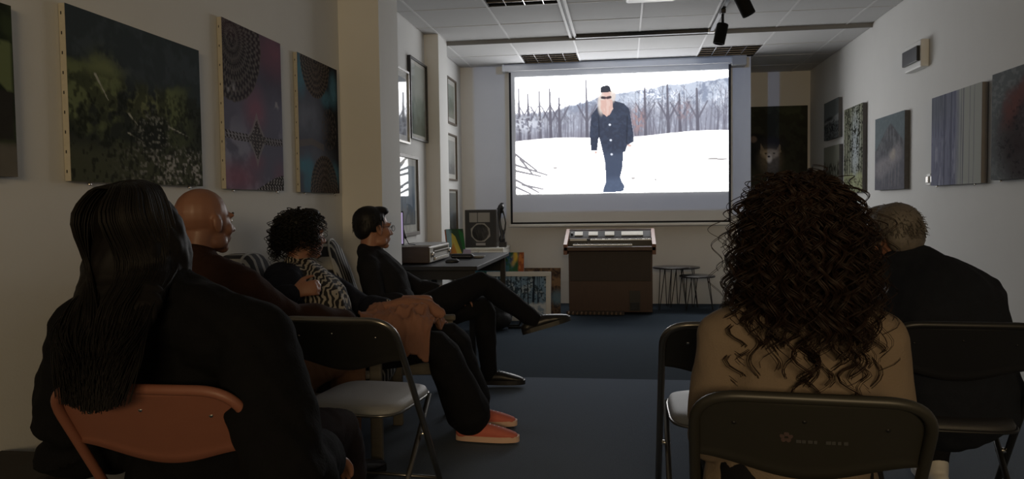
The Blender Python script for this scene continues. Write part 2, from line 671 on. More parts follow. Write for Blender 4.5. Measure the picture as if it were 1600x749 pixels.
def paint_film(U, V):
    sky = S(250, 251, 255) * 2.6
    img = np.ones(U.shape + (3,)) * sky
    n1 = fbm(U, V, 26, 14, 4, 3)
    n2 = fbm(U, V, 7, 4, 4, 4)
    nf = fbm(U, V, 90, 50, 2, 44)
    # far hillside with snow
    hill = sst(-.012, .02, V - (.30 - .16 * U - .10 * sst(.15, .6, U) + .07 * (n2 - .5) + .03 * n1))
    img = over(img, S(208, 217, 234), hill)
    img = over(img, S(138, 148, 172), hill * sst(.40, .58, n1 * .7 + nf * .3) * .85)
    img = over(img, S(232, 238, 252) * 1.1, hill * sst(.56, .68, n2) * sst(.40, .5, nf) * (1 - sst(.25, .45, V)))
    # wood edge
    base = .545 - .045 * U - .012 * np.sin(9 * U) + .004 * n1
    wood = sst(.25, .40, V + .08 * n2) * (V < base)
    img = over(img, S(166, 167, 182), wood * .72 * sst(.22, .48, n1 * .6 + .4 * nf + .25 * (V - .3)))
    img = over(img, S(142, 135, 145), wood * sst(.44, .60, V + .1 * (n1 - .5)) * .75)
    g = np.random.default_rng(5)
    for k in range(120):
        x = g.uniform(0, 1)
        h = g.uniform(.16, .42)
        dk = g.uniform(.75, 1.15)
        top = .54 - .04 * x - h
        lean = g.normal() * .012
        img = over(img, S(122, 121, 136) * dk, seg(U, V, x, .54 - .04 * x, x + lean, top, .0030 if k % 5 else .0055, .0008, .56) * (V < base) * g.uniform(.45, .85))
        for b in range(4):
            by = .54 - .04 * x - h * g.uniform(.4, .95)
            s_ = g.choice([-1, 1])
            img = over(img, S(128, 128, 144) * dk, seg(U, V, x + lean * .6, by, x + lean * .6 + s_ * g.uniform(.012, .035), by - g.uniform(.03, .09), .0016, .0006, .56) * .6)
    for x, h in ((.12, .42), (.02, .45), (.065, .40), (.17, .44), (.215, .36), (.345, .50), (.725, .44), (.78, .36), (.86, .40), (.62, .42)):   # big trunks
        img = over(img, S(100, 97, 110), seg(U, V, x, .545 - .04 * x, x - .004, .545 - h, .0080, .0042, .56) * .92)
        for s_ in (-1, 1):
            img = over(img, S(108, 106, 120), seg(U, V, x, .40, x + s_ * .045, .25, .0048, .003, .56) * .85)
    img = over(img, S(172, 140, 140), el(U, V, .585, .39, .028, .10, .6) * sst(.35, .6, nf) * .9)
    img = over(img, S(162, 142, 148), el(U, V, .80, .33, .035, .07, .7) * sst(.45, .6, nf) * .7)
    img = over(img, S(232, 236, 248), el(U, V, .05, .40, .08, .06, .8) * sst(.45, .6, nf) * .8)
    # snow field
    snow = sst(-.004, .006, V - base)
    img = over(img, S(254, 253, 251) * 2.9, snow)
    for x0, y0, x1, y1 in ((0, .66, .10, .80), (0, .75, .15, .84), (0, .80, .12, .85), (0, .88, .11, .99), (.03, .92, .13, .96), (.02, .70, .08, .83), (0, .94, .07, 1.)):
        img = over(img, S(150, 148, 155), seg(U, V, x0, y0, x1, y1, .0062, .0040, .56))
    for x, y, w in ((.19, .78, .012), (.56, .88, .012), (.665, .895, .006), (.93, .73, .03), (.97, .735, .03)):
        img = over(img, S(190, 186, 186), el(U, V, x, y, w, .011, .3))
    # walking man: long dark coat, cap, fair beard
    coat, coat2 = S(50, 57, 76), S(72, 84, 108)
    body = [(.395, .27), (.43, .23), (.475, .225), (.52, .25), (.545, .30), (.562, .50), (.565, .575), (.535, .60), (.525, .655), (.515, .66),
            (.512, .78), (.50, .87), (.508, .91), (.52, .945), (.515, .985), (.50, .995), (.415, .998), (.42, .96), (.432, .90), (.428, .75), (.418, .66), (.40, .52), (.392, .64), (.362, .64), (.357, .50), (.365, .34)]
    mb = poly(U, V, body)
    img = over(img, coat, mb)
    img = over(img, coat2, mb * sst(.62, .70, V) * .8)
    img = over(img, S(96, 112, 140), mb * sst(.84, .92, V) * .6)
    img = over(img, coat2, mb * sst(.45, .65, nf) * .35)
    img = over(img, S(34, 40, 56), (seg(U, V, .40, .36, .402, .62, .003, .003, .56) + seg(U, V, .535, .36, .53, .58, .003, .003, .56)).clip(0, 1) * mb)
    for yy in (.425, .555, .675):
        img = over(img, S(215, 222, 235) * 1.2, el(U, V, .452 + (yy - .42) * .03, yy, .0055, .009, .3))
    img = over(img, S(232, 196, 186), el(U, V, .437, .175, .026, .072, .12))
    hair_m = np.maximum(el(U, V, .468, .17, .013, .06, .4), el(U, V, .412, .24, .016, .09, .4))
    img = over(img, S(238, 224, 214), hair_m * .9)
    img = over(img, S(226, 188, 176), poly(U, V, [(.41, .215), (.465, .215), (.468, .29), (.452, .34), (.438, .355), (.42, .33), (.408, .28)]))
    img = over(img, S(236, 208, 198), poly(U, V, [(.41, .215), (.465, .215), (.468, .29), (.452, .34), (.438, .355), (.42, .33), (.408, .28)]) * sst(.45, .6, fbm(U, V, 120, 20, 2, 8)) * .7)
    img = over(img, S(60, 44, 50), (seg(U, V, .417, .194, .430, .197, .0062, .0062, .56) + seg(U, V, .442, .197, .455, .193, .0062, .0062, .56)).clip(0, 1))
    img = over(img, S(42, 44, 54), poly(U, V, [(.408, .150), (.41, .11), (.42, .095), (.445, .092), (.455, .105), (.459, .146), (.435, .152)]))
    img = over(img, S(235, 200, 190), el(U, V, .385, .655, .008, .014, .3) + el(U, V, .545, .605, .012, .012, .3))
    lum = img.mean(-1, keepdims=True)
    return img * (1 + (SCREEN_GAIN - 1) * sst(.85, 1.6, lum))


t = thing('projection_screen', 'pulled-down white projection screen showing a man walking in snow', 'screen', (0, YS, .87))
M_SCR = mat('screen_fabric', (.70, .70, .69), .9, spec=.1)
M_SCRB = mat('screen_black_border', (.008, .008, .009), .8)
x0, x1, z0, z1 = -1.225, 1.115, .01, 1.69
MB().box((x0, 0, z0), (x1, .003, z1)).build('fabric', M_SCR, t)
bd = .022
simple_box('black_border', (x0 - .001, -.002, z0), (x0 + bd, .0, z1 - .03), M_SCRB, t)
simple_box('black_border', (x1 - bd, -.002, z0), (x1 + .001, .0, z1 - .03), M_SCRB, t)
simple_box('black_border', (x0, -.0022, z0 + .002), (x1, -.0002, z0 + bd), M_SCRB, t)
simple_box('bottom_bar', (x0 - .02, -.014, -.018), (x1 + .02, .014, .012), M_WHITE, t, .006)
MB().prism([(-.05, -.035), (.03, -.035), (.035, .035), (-.03, .04), (-.05, .02)], -1.27, 1.16, 'X').build('case', M_WHITE, t, loc=(0, .012, 1.705))
simple_box('end_cap', (-1.295, -.045, 1.665), (-1.27, .05, 1.743), M_WHITE, t, .006)
simple_box('end_cap', (1.16, -.045, 1.665), (1.185, .05, 1.743), M_WHITE, t, .006)
simple_box('wall_bracket', (1.12, -.052, 1.64), (1.27, .108, 1.742), mat('bracket_grey', (.42, .41, .38), .6), t, .008)
simple_box('wall_bracket', (-1.30, .02, 1.69), (-1.25, .108, 1.742), M_WHITE, t, .004)
picture('projected_picture', paint_film, 420, 236, (-1.158, -.004, 2.472 - .87), (2.248, 0, 0), (0, 0, -1.262), mat_vcol('film', emit=True), t)

# ------------------------------------------------------------------ canvases and framed pictures
def hang_canvas(name, lab, wall, y0, y1, z0, z1, paint, nu, nv, edge, pins=True, th=.036, group=None):
    """stretched canvas on the left or right wall; y0 < y1"""
    sgn, xw = (1, XL) if wall == 'L' else (-1, XR)
    th = .022 if wall == 'L' else th
    t = thing(name, lab, 'painting', (xw + sgn * .002, (y0 + y1) / 2, z0), group=group)
    w, h = y1 - y0, z1 - z0
    xa, xb = sorted((0, sgn * th))
    MB().box((xa, -w / 2, 0), (xb, w / 2, h), .002).build('stretcher', edge, t)
    if wall == 'L':
        P, U_ = (th + .001, -w / 2, h), (0, w, 0)
    else:
        P, U_ = (-th - .001, w / 2, h), (0, -w, 0)
    picture('painted_front', paint, nu, nv, P, U_, (0, 0, -h), M_PAINT, t, .62)
    if pins:
        for q in (-w * .38, w * .38):
            MB().lathe([(.006, 0), (.007, .004), (.004, .012), (.001, .013)], 10, c=(sgn * (th - .006), q, -.012)).build('pin', M_CHROME, t)
    if edge is M_CANVAS_EDGE:
        for k in range(9):
            zz = h * (k + .5) / 9
            simple_box('staple', (sgn * th * .45 - .002, -w / 2 - .0015, zz - .005), (sgn * th * .45 + .001, -w / 2, zz + .005), M_BLACKM, t)
    return t


def p_meadow(U, V):          # dark hillside meadow
    n, n2, nf = fbm(U, V, 5, 5, 5, 21), fbm(U, V, 14, 10, 4, 22), fbm(U, V, 60, 60, 2, 23)
    img = np.ones(U.shape + (3,)) * S(38, 46, 40)
    sk = 1 - sst(.2, .42, V + .25 * (n - .5) - .10 * U)
    img = over(img, S(44, 58, 66), sk)
    img = over(img, S(62, 76, 88), sk * sst(.45, .7, n2) * .4)
    mea = sst(.28, .36, V - .05 * U + .25 * (n - .5)) * (1 - sst(.6, .85, V))
    img = over(img, S(92, 106, 56), mea * sst(.42, .58, n) * (1 - sst(.7, 1, U)))
    img = over(img, S(126, 136, 70), el(U, V, .55, .50, .16, .10, .9) * sst(.4, .55, n2) * .8)
    img = over(img, S(108, 120, 66), el(U, V, .25, .45, .12, .18, .9) * sst(.45, .6, n2) * .8)
    img = over(img, S(36, 44, 30), sst(.50, .60, n2) * .75 * sst(.3, .4, V))
    for a in ((.17, .36, .25, .50, .008), (.39, .56, .45, .62, .007), (.7, .60, .88, .65, .006), (.38, .68, .50, .73, .005)):
        img = over(img, S(150, 152, 136), seg(U, V, *a, .002) * sst(.35, .6, n2 + .15))
    bush = el(U, V, .58, .68, .13, .15, .5)
    img = over(img, S(34, 40, 36), bush * .9)
    img = over(img, S(116, 120, 112), bush * sst(.58, .7, nf))
    low = sst(.70, .84, V + .10 * (n - .5))
    img = over(img, S(72, 78, 52), low * .7)
    img = over(img, S(150, 148, 146), low * sst(.50, .62, nf * .7 + n2 * .3) * sst(.2, .8, U) * .9)
    img = over(img, S(24, 29, 20), sst(.54, .66, fbm(U, V, 50, 30, 2, 28)) * sst(.35, .5, V) * .7)
    return img * 1.55


def lace(U, V, cx, cy, asp, r0, r1, per, nring, seed=1):
    """filigree rings around a centre"""
    dx, dy = (U - cx), (V - cy) * asp
    r = np.hypot(dx, dy)
    a = np.arctan2(dy, dx)
    m_ = (r < r1) & (r > r0)
    pat = .5 + .5 * np.sin(a * per) * np.sin((r - r0) / (r1 - r0) * nring * 6.283)
    pat2 = .5 + .5 * np.cos((r - r0) / (r1 - r0) * nring * 6.283)
    return m_ * np.clip(sst(.55, .75, pat) + .7 * sst(.85, .95, pat2), 0, 1), m_.astype(float)


def p_purple(U, V):
    n, n2 = fbm(U, V, 4, 6, 5, 31), fbm(U, V, 18, 24, 3, 32)
    img = np.ones(U.shape + (3,)) * S(104, 106, 140)
    img = over(img, S(76, 72, 96), (1 - sst(.15, .5, V + .2 * (n - .5))) * .8)
    img = over(img, S(146, 150, 186), sst(.52, .72, n) * sst(.45, .75, V) * .8)
    for cx, cy, rx, ry, k in ((.10, .03, .30, .07, .9), (.85, .10, .26, .13, .8), (.50, .49, .16, .12, .9), (.5, .82, .13, .05, .7), (.18, .93, .30, .08, 1.), (.93, .9, .12, .08, .5)):
        img = over(img, S(168, 78, 118), el(U, V, cx, cy, rx, ry, .9) * k * (.3 + .7 * n))
    asp = 1.28
    l1, m1 = lace(U + .012 * (n2 - .5), V + .012 * (n2 - .5), .14, .10, asp, 0, .48, 44, 6)
    img = over(img, S(48, 42, 46), m1 * .85)
    img = over(img, S(140, 132, 130), l1 * .5)
    # star and band
    d = np.abs(U - .52) / .17
    star = (d < 1) & (np.abs(V - .68) < .125 * np.clip(1 - d, 0, 1) ** 1.9 + .004)
    halo_ = (d < 1.2) & (np.abs(V - .68) < .14 * np.clip(1.08 - d, 0, 1.2) ** 1.8 + .014)
    band = (np.abs(V - .685 + .02 * np.abs(U - .5)) < .024)
    img = over(img, S(150, 146, 150), np.maximum(halo_, band) * .55)
    f_ = np.sin(U * 120 + 3 * np.sin(V * 80)) * np.sin(V * 150)
    img = over(img, S(40, 34, 42), np.maximum(star * (.7 + .3 * (f_ > 0)), band * (f_ > .1)) * .95)
    img = over(img, S(160, 154, 154), star * (f_ > .55))
    img = over(img, S(176, 176, 192), (el(U, V, .12, .40, .06, .04, .6) + el(U, V, .88, .42, .06, .035, .6)) * sst(.45, .6, n2) * .7)
    cor = (V > 1.02 - .12 * sst(.3, 1, U)) * 1.
    img = over(img, S(44, 40, 46), cor)
    img = over(img, S(170, 164, 168), cor * (f_ > .3))
    return img


def p_teal(U, V):
    n, n2 = fbm(U, V, 4, 6, 5, 41), fbm(U, V, 18, 24, 3, 42)
    img = np.ones(U.shape + (3,)) * S(88, 96, 120)
    img = over(img, S(30, 28, 30), sst(.5, .85, U + .3 * (n - .5)) * .9)
    img = over(img, S(128, 140, 166), el(U, V, .25, .45, .3, .12, .9) * .7 * n * 1.6 + el(U, V, .45, .75, .4, .1, .9) * .6 * n)
    asp = 1.25
    l1, m1 = lace(U + .012 * (n2 - .5), V, .42, .0, asp, 0, .36, 40, 6)
    l2, m2 = lace(U + .012 * (n2 - .5), V, .6, 1.0, asp, 0, .36, 40, 6)
    for cx, cy, rx, ry in ((.06, .14, .12, .14), (.88, .18, .10, .12), (.68, .27, .12, .06), (.2, .88, .12, .13), (.85, .86, .14, .09), (.12, .80, .2, .05)):
        img = over(img, S(44, 140, 172), el(U, V, cx, cy, rx, ry, .7) * (.55 + .6 * n2))
    img = over(img, S(52, 44, 42), np.maximum(m1, m2) * .85)
    img = over(img, S(138, 118, 100), np.maximum(l1, l2) * .7)
    b2 = (np.abs(V - .62 - .10 * np.abs(U - .3)) < .025) * (U < .6)
    img = over(img, S(120, 112, 112), b2 * .8)
    l3, m3 = lace(U, V, .75, .5, asp, 0, .2, 14, 2)
    img = over(img, S(110, 96, 88), l3 * .6)
    return img


def p_shed(U, V):
    n = fbm(U, V, 8, 8, 4, 51)
    img = np.ones(U.shape + (3,)) * S(40, 52, 34)
    img = over(img, S(60, 78, 40), sst(.4, .7, n))
    img = over(img, S(112, 132, 70), poly(U, V, [(.72, .24), (1, .22), (1, .52), (.86, .40)]))
    img = over(img, S(54, 50, 46), poly(U, V, [(.3, .50), (1, .50), (1, .78), (.3, .78)]) * .9)
    img = over(img, S(120, 112, 100), sst(.78, .84, V) * (.5 + .6 * n))
    return img


def p_mist(seed, top, mid, low, trees=0):
    def f(U, V):
        n, n2 = fbm(U, V, 4, 5, 5, seed), fbm(U, V, 12, 12, 4, seed + 1)
        img = np.ones(U.shape + (3,)) * np.array(top)
        img = over(img, mid, sst(.35, .65, V + .5 * (n - .5)))
        img = over(img, low, sst(.62, .9, V + .4 * (n2 - .5)))
        g = np.random.default_rng(seed)
        for k in range(trees):
            x = g.uniform(.1, .9)
            img = over(img, np.array(low) * .45, seg(U, V, x, g.uniform(.6, .95), x + g.normal() * .02, g.uniform(.1, .4), .02, .004) * .7)
        return img
    return f


def framed(name, lab, y0, y1, z0, z1, paint, fr, mount=.05, fw_=.018):
    t = thing(name, lab, 'picture', (XL + .002, (y0 + y1) / 2, z0))
    w, h = y1 - y0, z1 - z0
    b = MB()
    for lo, hi in (((0, -w / 2, 0), (.028, w / 2, fw_)), ((0, -w / 2, h - fw_), (.028, w / 2, h)), ((0, -w / 2, fw_), (.028, -w / 2 + fw_, h - fw_)), ((0, w / 2 - fw_, fw_), (.028, w / 2, h - fw_))):
        b.box(lo, hi, .002)
    b.build('frame', fr, t)
    simple_box('mount_board', (.001, -w / 2 + fw_ - .002, fw_ - .002), (.010, w / 2 - fw_ + .002, h - fw_ + .002), mat('mount_board', (.62, .62, .58), .9), t)
    q = fw_ + mount
    picture('print', paint, 60, 70, (.0115, -w / 2 + q, h - q), (0, w - 2 * q, 0), (0, 0, -(h - 2 * q)), M_PRINT, t)
    simple_box('glass_pane', (.014, -w / 2 + fw_ - .002, fw_ - .002), (.017, w / 2 - fw_ + .002, h - fw_ + .002), mat_glass(), t)
    return t


hang_canvas('canvas_painting', 'unframed dark green canvas with a brown shed, beside the large hillside canvas', 'L', 1.25, 2.053, 1.20, 1.697, p_shed, 60, 50, M_CANVAS_DARK)
hang_canvas('canvas_painting', 'large wide canvas of a dark green hillside meadow with a bare stapled edge', 'L', 2.275, 3.065, 1.194, 1.763, p_meadow, 170, 130, M_CANVAS_EDGE)
hang_canvas('canvas_painting', 'tall purple and pink canvas with a dark star and lace ornament', 'L', 3.26, 3.856, 1.187, 1.95, p_purple, 130, 165, M_CANVAS_EDGE)
hang_canvas('canvas_painting', 'tall dark canvas with teal patches and round lace, next to the cream pillar', 'L', 4.065, 4.657, 1.183, 1.949, p_teal, 120, 150, M_CANVAS_EDGE)
FR_D = mat('frame_dark', (.02, .019, .018), .4)
FR_S = mat('frame_silver', (.42, .41, .39), .35, metal=.6)
FR_B = mat('frame_brown', (.10, .075, .05), .45)
FR_G = mat('frame_grey_wood', (.16, .145, .13), .5, var=.2, scale=60)
framed('framed_print', 'silver-framed print next to the black-framed waterfall print, partly behind the pillar', 5.72, 6.31, 1.61, 2.21, p_mist(61, S(150, 156, 160), S(120, 126, 130), S(92, 96, 98), 3), FR_S)
framed('framed_print', 'black-framed pale green print of a waterfall, highest on the recess wall', 6.355, 6.915, 1.668, 2.362, p_mist(63, S(176, 182, 176), S(126, 140, 130), S(86, 98, 84)), FR_D, .03)
framed('framed_print', 'wide brown-grey framed blue print hanging above the radio', 5.93, 6.565, .85, 1.525, p_mist(65, S(150, 162, 172), S(104, 122, 140), S(120, 124, 126), 2), FR_G, .06, .03)
framed('framed_print', 'uppermost of three framed prints between the second pillar and the screen', 7.74, 8.17, 1.94, 2.415, p_mist(67, S(150, 158, 148), S(96, 108, 92), S(140, 142, 130)), FR_B, .05)
framed('framed_print', 'middle of three framed prints between the second pillar and the screen', 7.70, 8.15, 1.355, 1.837, p_mist(69, S(170, 172, 168), S(150, 152, 150), S(110, 112, 110), 3), FR_B, .05)
framed('framed_print', 'lowest of three framed prints between the second pillar and the screen', 7.72, 8.14, .80, 1.265, p_mist(71, S(110, 114, 112), S(92, 96, 94), S(78, 82, 80), 3), FR_B, .02)


def p_winter(U, V):
    n, nf = fbm(U, V, 5, 6, 4, 81), fbm(U, V, 24, 28, 3, 82)
    img = np.ones(U.shape + (3,)) * S(96, 104, 104)
    img = over(img, S(60, 64, 66), sst(.42, .5, V) * sst(.4, .6, nf))
    img = over(img, S(150, 154, 154), sst(.45, .5, V + .15 * (U - .5)) * (1 - sst(.55, .62, V)) * .8)
    img = over(img, S(38, 40, 44), el(U, V, .55, .70, .38, .18, .6) * sst(.42, .55, nf))
    img = over(img, S(34, 36, 40), el(U, V, .4, .47, .25, .05, .5) * .8)
    return img


def p_reeds(U, V):
    n, nf = fbm(U, V, 5, 6, 4, 85), fbm(U, V, 30, 10, 3, 86)
    img = np.ones(U.shape + (3,)) * S(128, 130, 112)
    img = over(img, S(58, 58, 44), sst(.3, .45, V + .2 * (n - .5)) * sst(.4, .6, nf))
    img = over(img, S(134, 112, 84), sst(.68, .9, V + .2 * (n - .5)) * .8)
    return img


def p_forest(U, V):
    n, nf = fbm(U, V, 8, 14, 4, 91), fbm(U, V, 40, 60, 2, 92)
    img = np.ones(U.shape + (3,)) * S(142, 146, 116)
    img = over(img, S(168, 182, 194), el(U, V, .62, .45, .2, .35, .8) * .8)
    img = over(img, S(44, 48, 34), sst(.50, .60, nf * .55 + n * .45) * (1 - sst(.72, .85, V)))
    for k, x in enumerate((.08, .2, .33, .45, .82, .94)):
        img = over(img, S(42, 42, 34), seg(U, V, x, .9, x + .02, 0, .022, .012, 2.) * .85)
    img = over(img, S(168, 176, 110), sst(.76, .82, V + .1 * (n - .5)) * .7)
    img = over(img, S(84, 80, 54), sst(.80, .86, V) * sst(.48, .6, nf))
    return img


def p_horse(U, V):
    n, nf = fbm(U, V, 5, 6, 5, 101), fbm(U, V, 30, 30, 3, 102)
    img = np.ones(U.shape + (3,)) * S(104, 122, 130)
    mt = sst(-.01, .03, V - (.10 + .7 * np.abs(U - .55) ** 1.1 + .06 * (n - .5)))
    img = over(img, S(92, 94, 102), mt)
    img = over(img, S(116, 118, 126), mt * sst(.45, .62, fbm(U, V, 20, 8, 3, 103)) * .8)
    low = sst(.45, .6, V)
    img = over(img, S(104, 104, 118), low * .8)
    for a in ((.42, .66, .28, .10), (.62, .56, .14, .10), (.2, .72, .2, .12), (.78, .52, .14, .12)):
        img = over(img, S(142, 138, 144), el(U, V, *a, .5) * .75)
    for a in ((.62, .55, .09, .06), (.66, .50, .05, .04)):
        img = over(img, S(172, 160, 148), el(U, V, *a, .6) * .8)
    for x in (.28, .36, .52, .6, .72, .82):
        img = over(img, S(126, 124, 134), seg(U, V, x, .68, x - .01, .95, .025, .014) * .7)
    return img * (.85 + .3 * nf[..., None])


def p_lilac(U, V):
    n, nf = fbm(U, V, 5, 3, 4, 111), fbm(U, V, 60, 3, 3, 112)
    img = np.ones(U.shape + (3,)) * S(126, 132, 164)
    img = over(img, S(172, 176, 168), sst(.48, .66, U + .12 * (n - .5)))
    img = over(img, S(98, 102, 138), sst(.48, .60, nf) * (1 - sst(.5, .62, U)) * .8)
    img = over(img, S(168, 172, 198), sst(.60, .70, nf) * (1 - sst(.5, .62, U)) * .8 * sst(.3, .6, V))
    img = over(img, S(112, 120, 128), el(U, V, .1, .12, .3, .2, .9) * .6)
    for x, w in ((.28, .014), (.42, .016), (.62, .006), (.66, .010), (.78, .004), (.86, .004)):
        img = over(img, S(92, 94, 122), seg(U, V, x, 1, x + .01, 0, w) * .75)
    return img


def p_bison(U, V):
    n, nf = fbm(U, V, 6, 7, 5, 121), fbm(U, V, 30, 36, 3, 122)
    img = np.ones(U.shape + (3,)) * S(104, 112, 116)
    img = over(img, S(138, 146, 148), sst(.5, .65, nf) * .5)
    img = over(img, S(64, 50, 52), el(U, V, .50, .62, .42, .46, .35) * (.75 + .4 * n))
    arc = np.abs(np.hypot((U - .62) / .42, (V - .62) / .48) - 1)
    img = over(img, S(128, 60, 50), (1 - sst(.06, .34, arc + .35 * (n - .5))) * (1 - sst(.35, .62, V)) * .8)
    img = over(img, S(118, 92, 98), el(U, V, .66, .48, .22, .2, .6) * sst(.4, .6, nf))
    img = over(img, S(168, 150, 150), el(U, V, .7, .45, .05, .05, .5) * .8)
    img = over(img, S(24, 20, 22), el(U, V, .66, .52, .03, .025, .4))
    img = over(img, S(40, 34, 38), sst(.6, .72, nf) * el(U, V, .5, .7, .4, .35, .5))
    return img


hang_canvas('canvas_painting', 'small dark winter landscape canvas hung above another small canvas', 'R', 8.22, 8.79, 1.735, 2.132, p_winter, 60, 50, M_CANVAS_DARK, False)
hang_canvas('canvas_painting', 'small canvas of brown reeds hung under the winter landscape canvas', 'R', 8.19, 8.79, 1.18, 1.66, p_reeds, 60, 60, M_CANVAS_DARK, False)
hang_canvas('canvas_painting', 'narrow tall canvas of a speckled forest with blue sky between trunks', 'R', 7.42, 8.02, 1.168, 1.975, p_forest, 100, 140, M_CANVAS_DARK, False)
hang_canvas('canvas_painting', 'grey canvas of a pale shaggy animal below a mountain', 'R', 6.36, 7.065, 1.178, 1.783, p_horse, 110, 110, M_CANVAS_DARK, False)
hang_canvas('canvas_painting', 'lilac and pale grey canvas with vertical tree trunks', 'R', 5.06, 5.83, 1.19, 1.80, p_lilac, 120, 100, mat('canvas_grey_edge', (.22, .21, .21), .85, var=.15))
hang_canvas('canvas_painting', 'dark canvas of a shaggy brown animal head with red curve', 'R', 4.05, 4.93, 1.202, 1.818, p_bison, 120, 110, M_CANVAS_DARK)


def p_wolf(U, V):            # hooded figure behind a wolf, in dark woodland
    n, nf = fbm(U, V, 5, 8, 4, 131), fbm(U, V, 40, 60, 3, 132)
    V = V * 1.38
    img = np.ones(U.shape + (3,)) * S(42, 44, 38)
    img = over(img, S(70, 76, 56), el(U, V, .78, .10, .25, .12, .9) * n * .8)
    img = over(img, S(28, 28, 26), sst(.45, .6, n) * .6)
    img = over(img, S(26, 27, 30), el(U, V, .18, .47, .17, .10, .3))
    img = over(img, S(26, 27, 30), el(U, V, .28, .66, .30, .22, .3) * .9)
    img = over(img, S(38, 38, 42), el(U, V, .42, .53, .22, .09, .5))
    img = over(img, S(84, 74, 68), el(U, V, .15, .455, .055, .045, .3))
    img = over(img, S(84, 78, 70), el(U, V, .42, .75, .18, .18, .5) * (.6 + .6 * nf))
    for x in (.30, .53):
        img = over(img, S(104, 96, 86), poly(U, V, [(x - .05, .66), (x + (-.03 if x < .4 else .04), .52), (x + .06, .65)]))
    img = over(img, S(136, 126, 112), el(U, V, .415, .665, .135, .07, .3) * (.6 + .6 * nf))
    img = over(img, S(168, 160, 148), el(U, V, .40, .725, .045, .06, .4))
    img = img * 1.9
    img = over(img, S(22, 20, 20), el(U, V, .395, .70, .022, .014, .4) + el(U, V, .345, .655, .018, .010, .4) + el(U, V, .475, .655, .018, .010, .4))
    return img


t = thing('canvas_print', 'large dark print of a hooded figure behind a wolf, in the corner niche', 'print', (1.42, YN - .03, 1.05))
simple_box('panel', (0, 0, 0), (.725, .028, 1.165), M_CANVAS_DARK, t, .002)
picture('printed_front', p_wolf, 90, 130, (0, -.001, 1.165), (.725, 0, 0), (0, 0, -1.165), M_PRINT, t)

# ------------------------------------------------------------------ right wall fittings
t = thing('fuse_box', 'white fuse box with a dark clear door, high on the right wall', 'fuse box', (XR - .001, 6.15, 2.05))
simple_box('casing', (-.06, -.165, 0), (0, .165, .20), M_WHITE, t, .01)
simple_box('breaker_strip', (-.064, -.14, .055), (-.058, .14, .145), mat('breaker_dark', (.05, .05, .055), .5), t)
for k in range(9):
    simple_box('breaker', (-.072, -.13 + k * .029, .07), (-.062, -.108 + k * .029, .13), mat('breaker_grey', (.16, .16, .17), .5), t, .002)
simple_box('door_pane', (-.082, -.15, .045), (-.060, .15, .155), mat('smoked_plastic', (.035, .035, .038), .35, spec=.2), t, .004)
for y_, lab in ((5.955, 'white switch plate on the right wall, farther from the lilac canvas'), (5.865, 'white switch plate on the right wall, close to the lilac canvas')):
    t = thing('switch_plate', lab, 'switch', (XR - .001, y_, 1.195), group='wall switches')
    simple_box('plate', (-.012, -.038, 0), (0, .038, .085), M_WHITE, t, .004)
    simple_box('rocker', (-.022, -.024, .018), (-.011, .024, .066), M_CHROME, t, .004)
t = thing('wall_socket', 'white wall socket beside the man in the dark jacket', 'socket', (XR - .001, 3.93, .48))
simple_box('plate', (-.014, -.042, 0), (0, .042, .085), M_WHITE, t, .004)
MB().lathe([(.024, 0), (.024, -.004), (.020, -.005), (.019, .006), (.001, .006)], 20, c=(-.014, 0, .042), axis='X').build('socket_well', mat('socket_grey', (.5, .5, .49), .5), t)

# ------------------------------------------------------------------ desk corner
M_DESK = mat('desk_black', (.022, .023, .026), .6, spec=.3, var=.15, scale=30)
M_WOODD = mat('dark_wood', (.045, .026, .017), .4, var=.35, scale=8, stretch=(1, 12, 12))
t = thing('desk', 'long black desk along the left wall between the pillars', 'desk', (-1.40, 6.15, 0))
simple_box('desk_top', (-.375, -.72, .63), (.36, .84, .66), M_DESK, t, .004)
for sx_ in (-.33, .31):
    for sy_ in (-.66, .78):
        simple_box('leg', (sx_ - .022, sy_ - .022, 0), (sx_ + .022, sy_ + .022, .63), M_BLACKM, t, .003)
simple_box('apron', (-.33, -.68, .56), (.31, -.66, .63), M_DESK, t)
simple_box('apron', (-.33, .77, .50), (.31, .79, .63), M_DESK, t)

t = thing('table_radio', 'old dark wooden table radio with silver dial on the desk', 'radio', (-1.59, 5.95, .66))
simple_box('cabinet', (-.16, -.33, .008), (.15, .33, .132), M_WOODD, t, .006)
simple_box('fascia', (.15, -.32, .014), (.156, .32, .126), mat('radio_silver', (.50, .49, .46), .35, metal=.4), t, .002)
simple_box('dial_glass', (.156, -.22, .075), (.159, .26, .115), mat('dial_dark', (.04, .045, .04), .15), t)
simple_box('dial_scale', (.159, -.20, .088), (.160, .24, .094), M_WHITE, t)
simple_box('button_strip', (.156, -.22, .022), (.158, .26, .048), M_BLACK, t)
for k in range(8):
    simple_box('push_button', (.157, -.20 + k * .054, .025), (.172, -.165 + k * .054, .045), M_WHITE, t, .003)
for y_ in (-.27, .29):
    MB().lathe([(.020, 0), (.020, .016), (.016, .018), (.001, .018)], 16, c=(.156, y_, .07), axis='X').build('knob', M_CHROME, t)
simple_box('top_cover', (-.10, -.22, .132), (.14, .30, .137), mat('cover_grey', (.36, .36, .36), .5), t)

t = thing('power_cable', 'thin black cable with an inline switch hanging down to the radio', 'cable', (-1.56, 5.66, .80))
pts = [(-.215, .0, .70), (-.205, 0, .60), (-.175, 0, .46), (-.14, 0, .31), (-.105, 0, .17), (-.07, 0, .06), (-.045, 0, .012), (.0, .02, .006)]
MB().tube(pts, .0035, 8).build('wire', M_BLACK, t)
MB().chain([(-.087, 0, .115), (-.070, 0, .06)], [.010, .010]).build('inline_switch', M_BLACK, t)

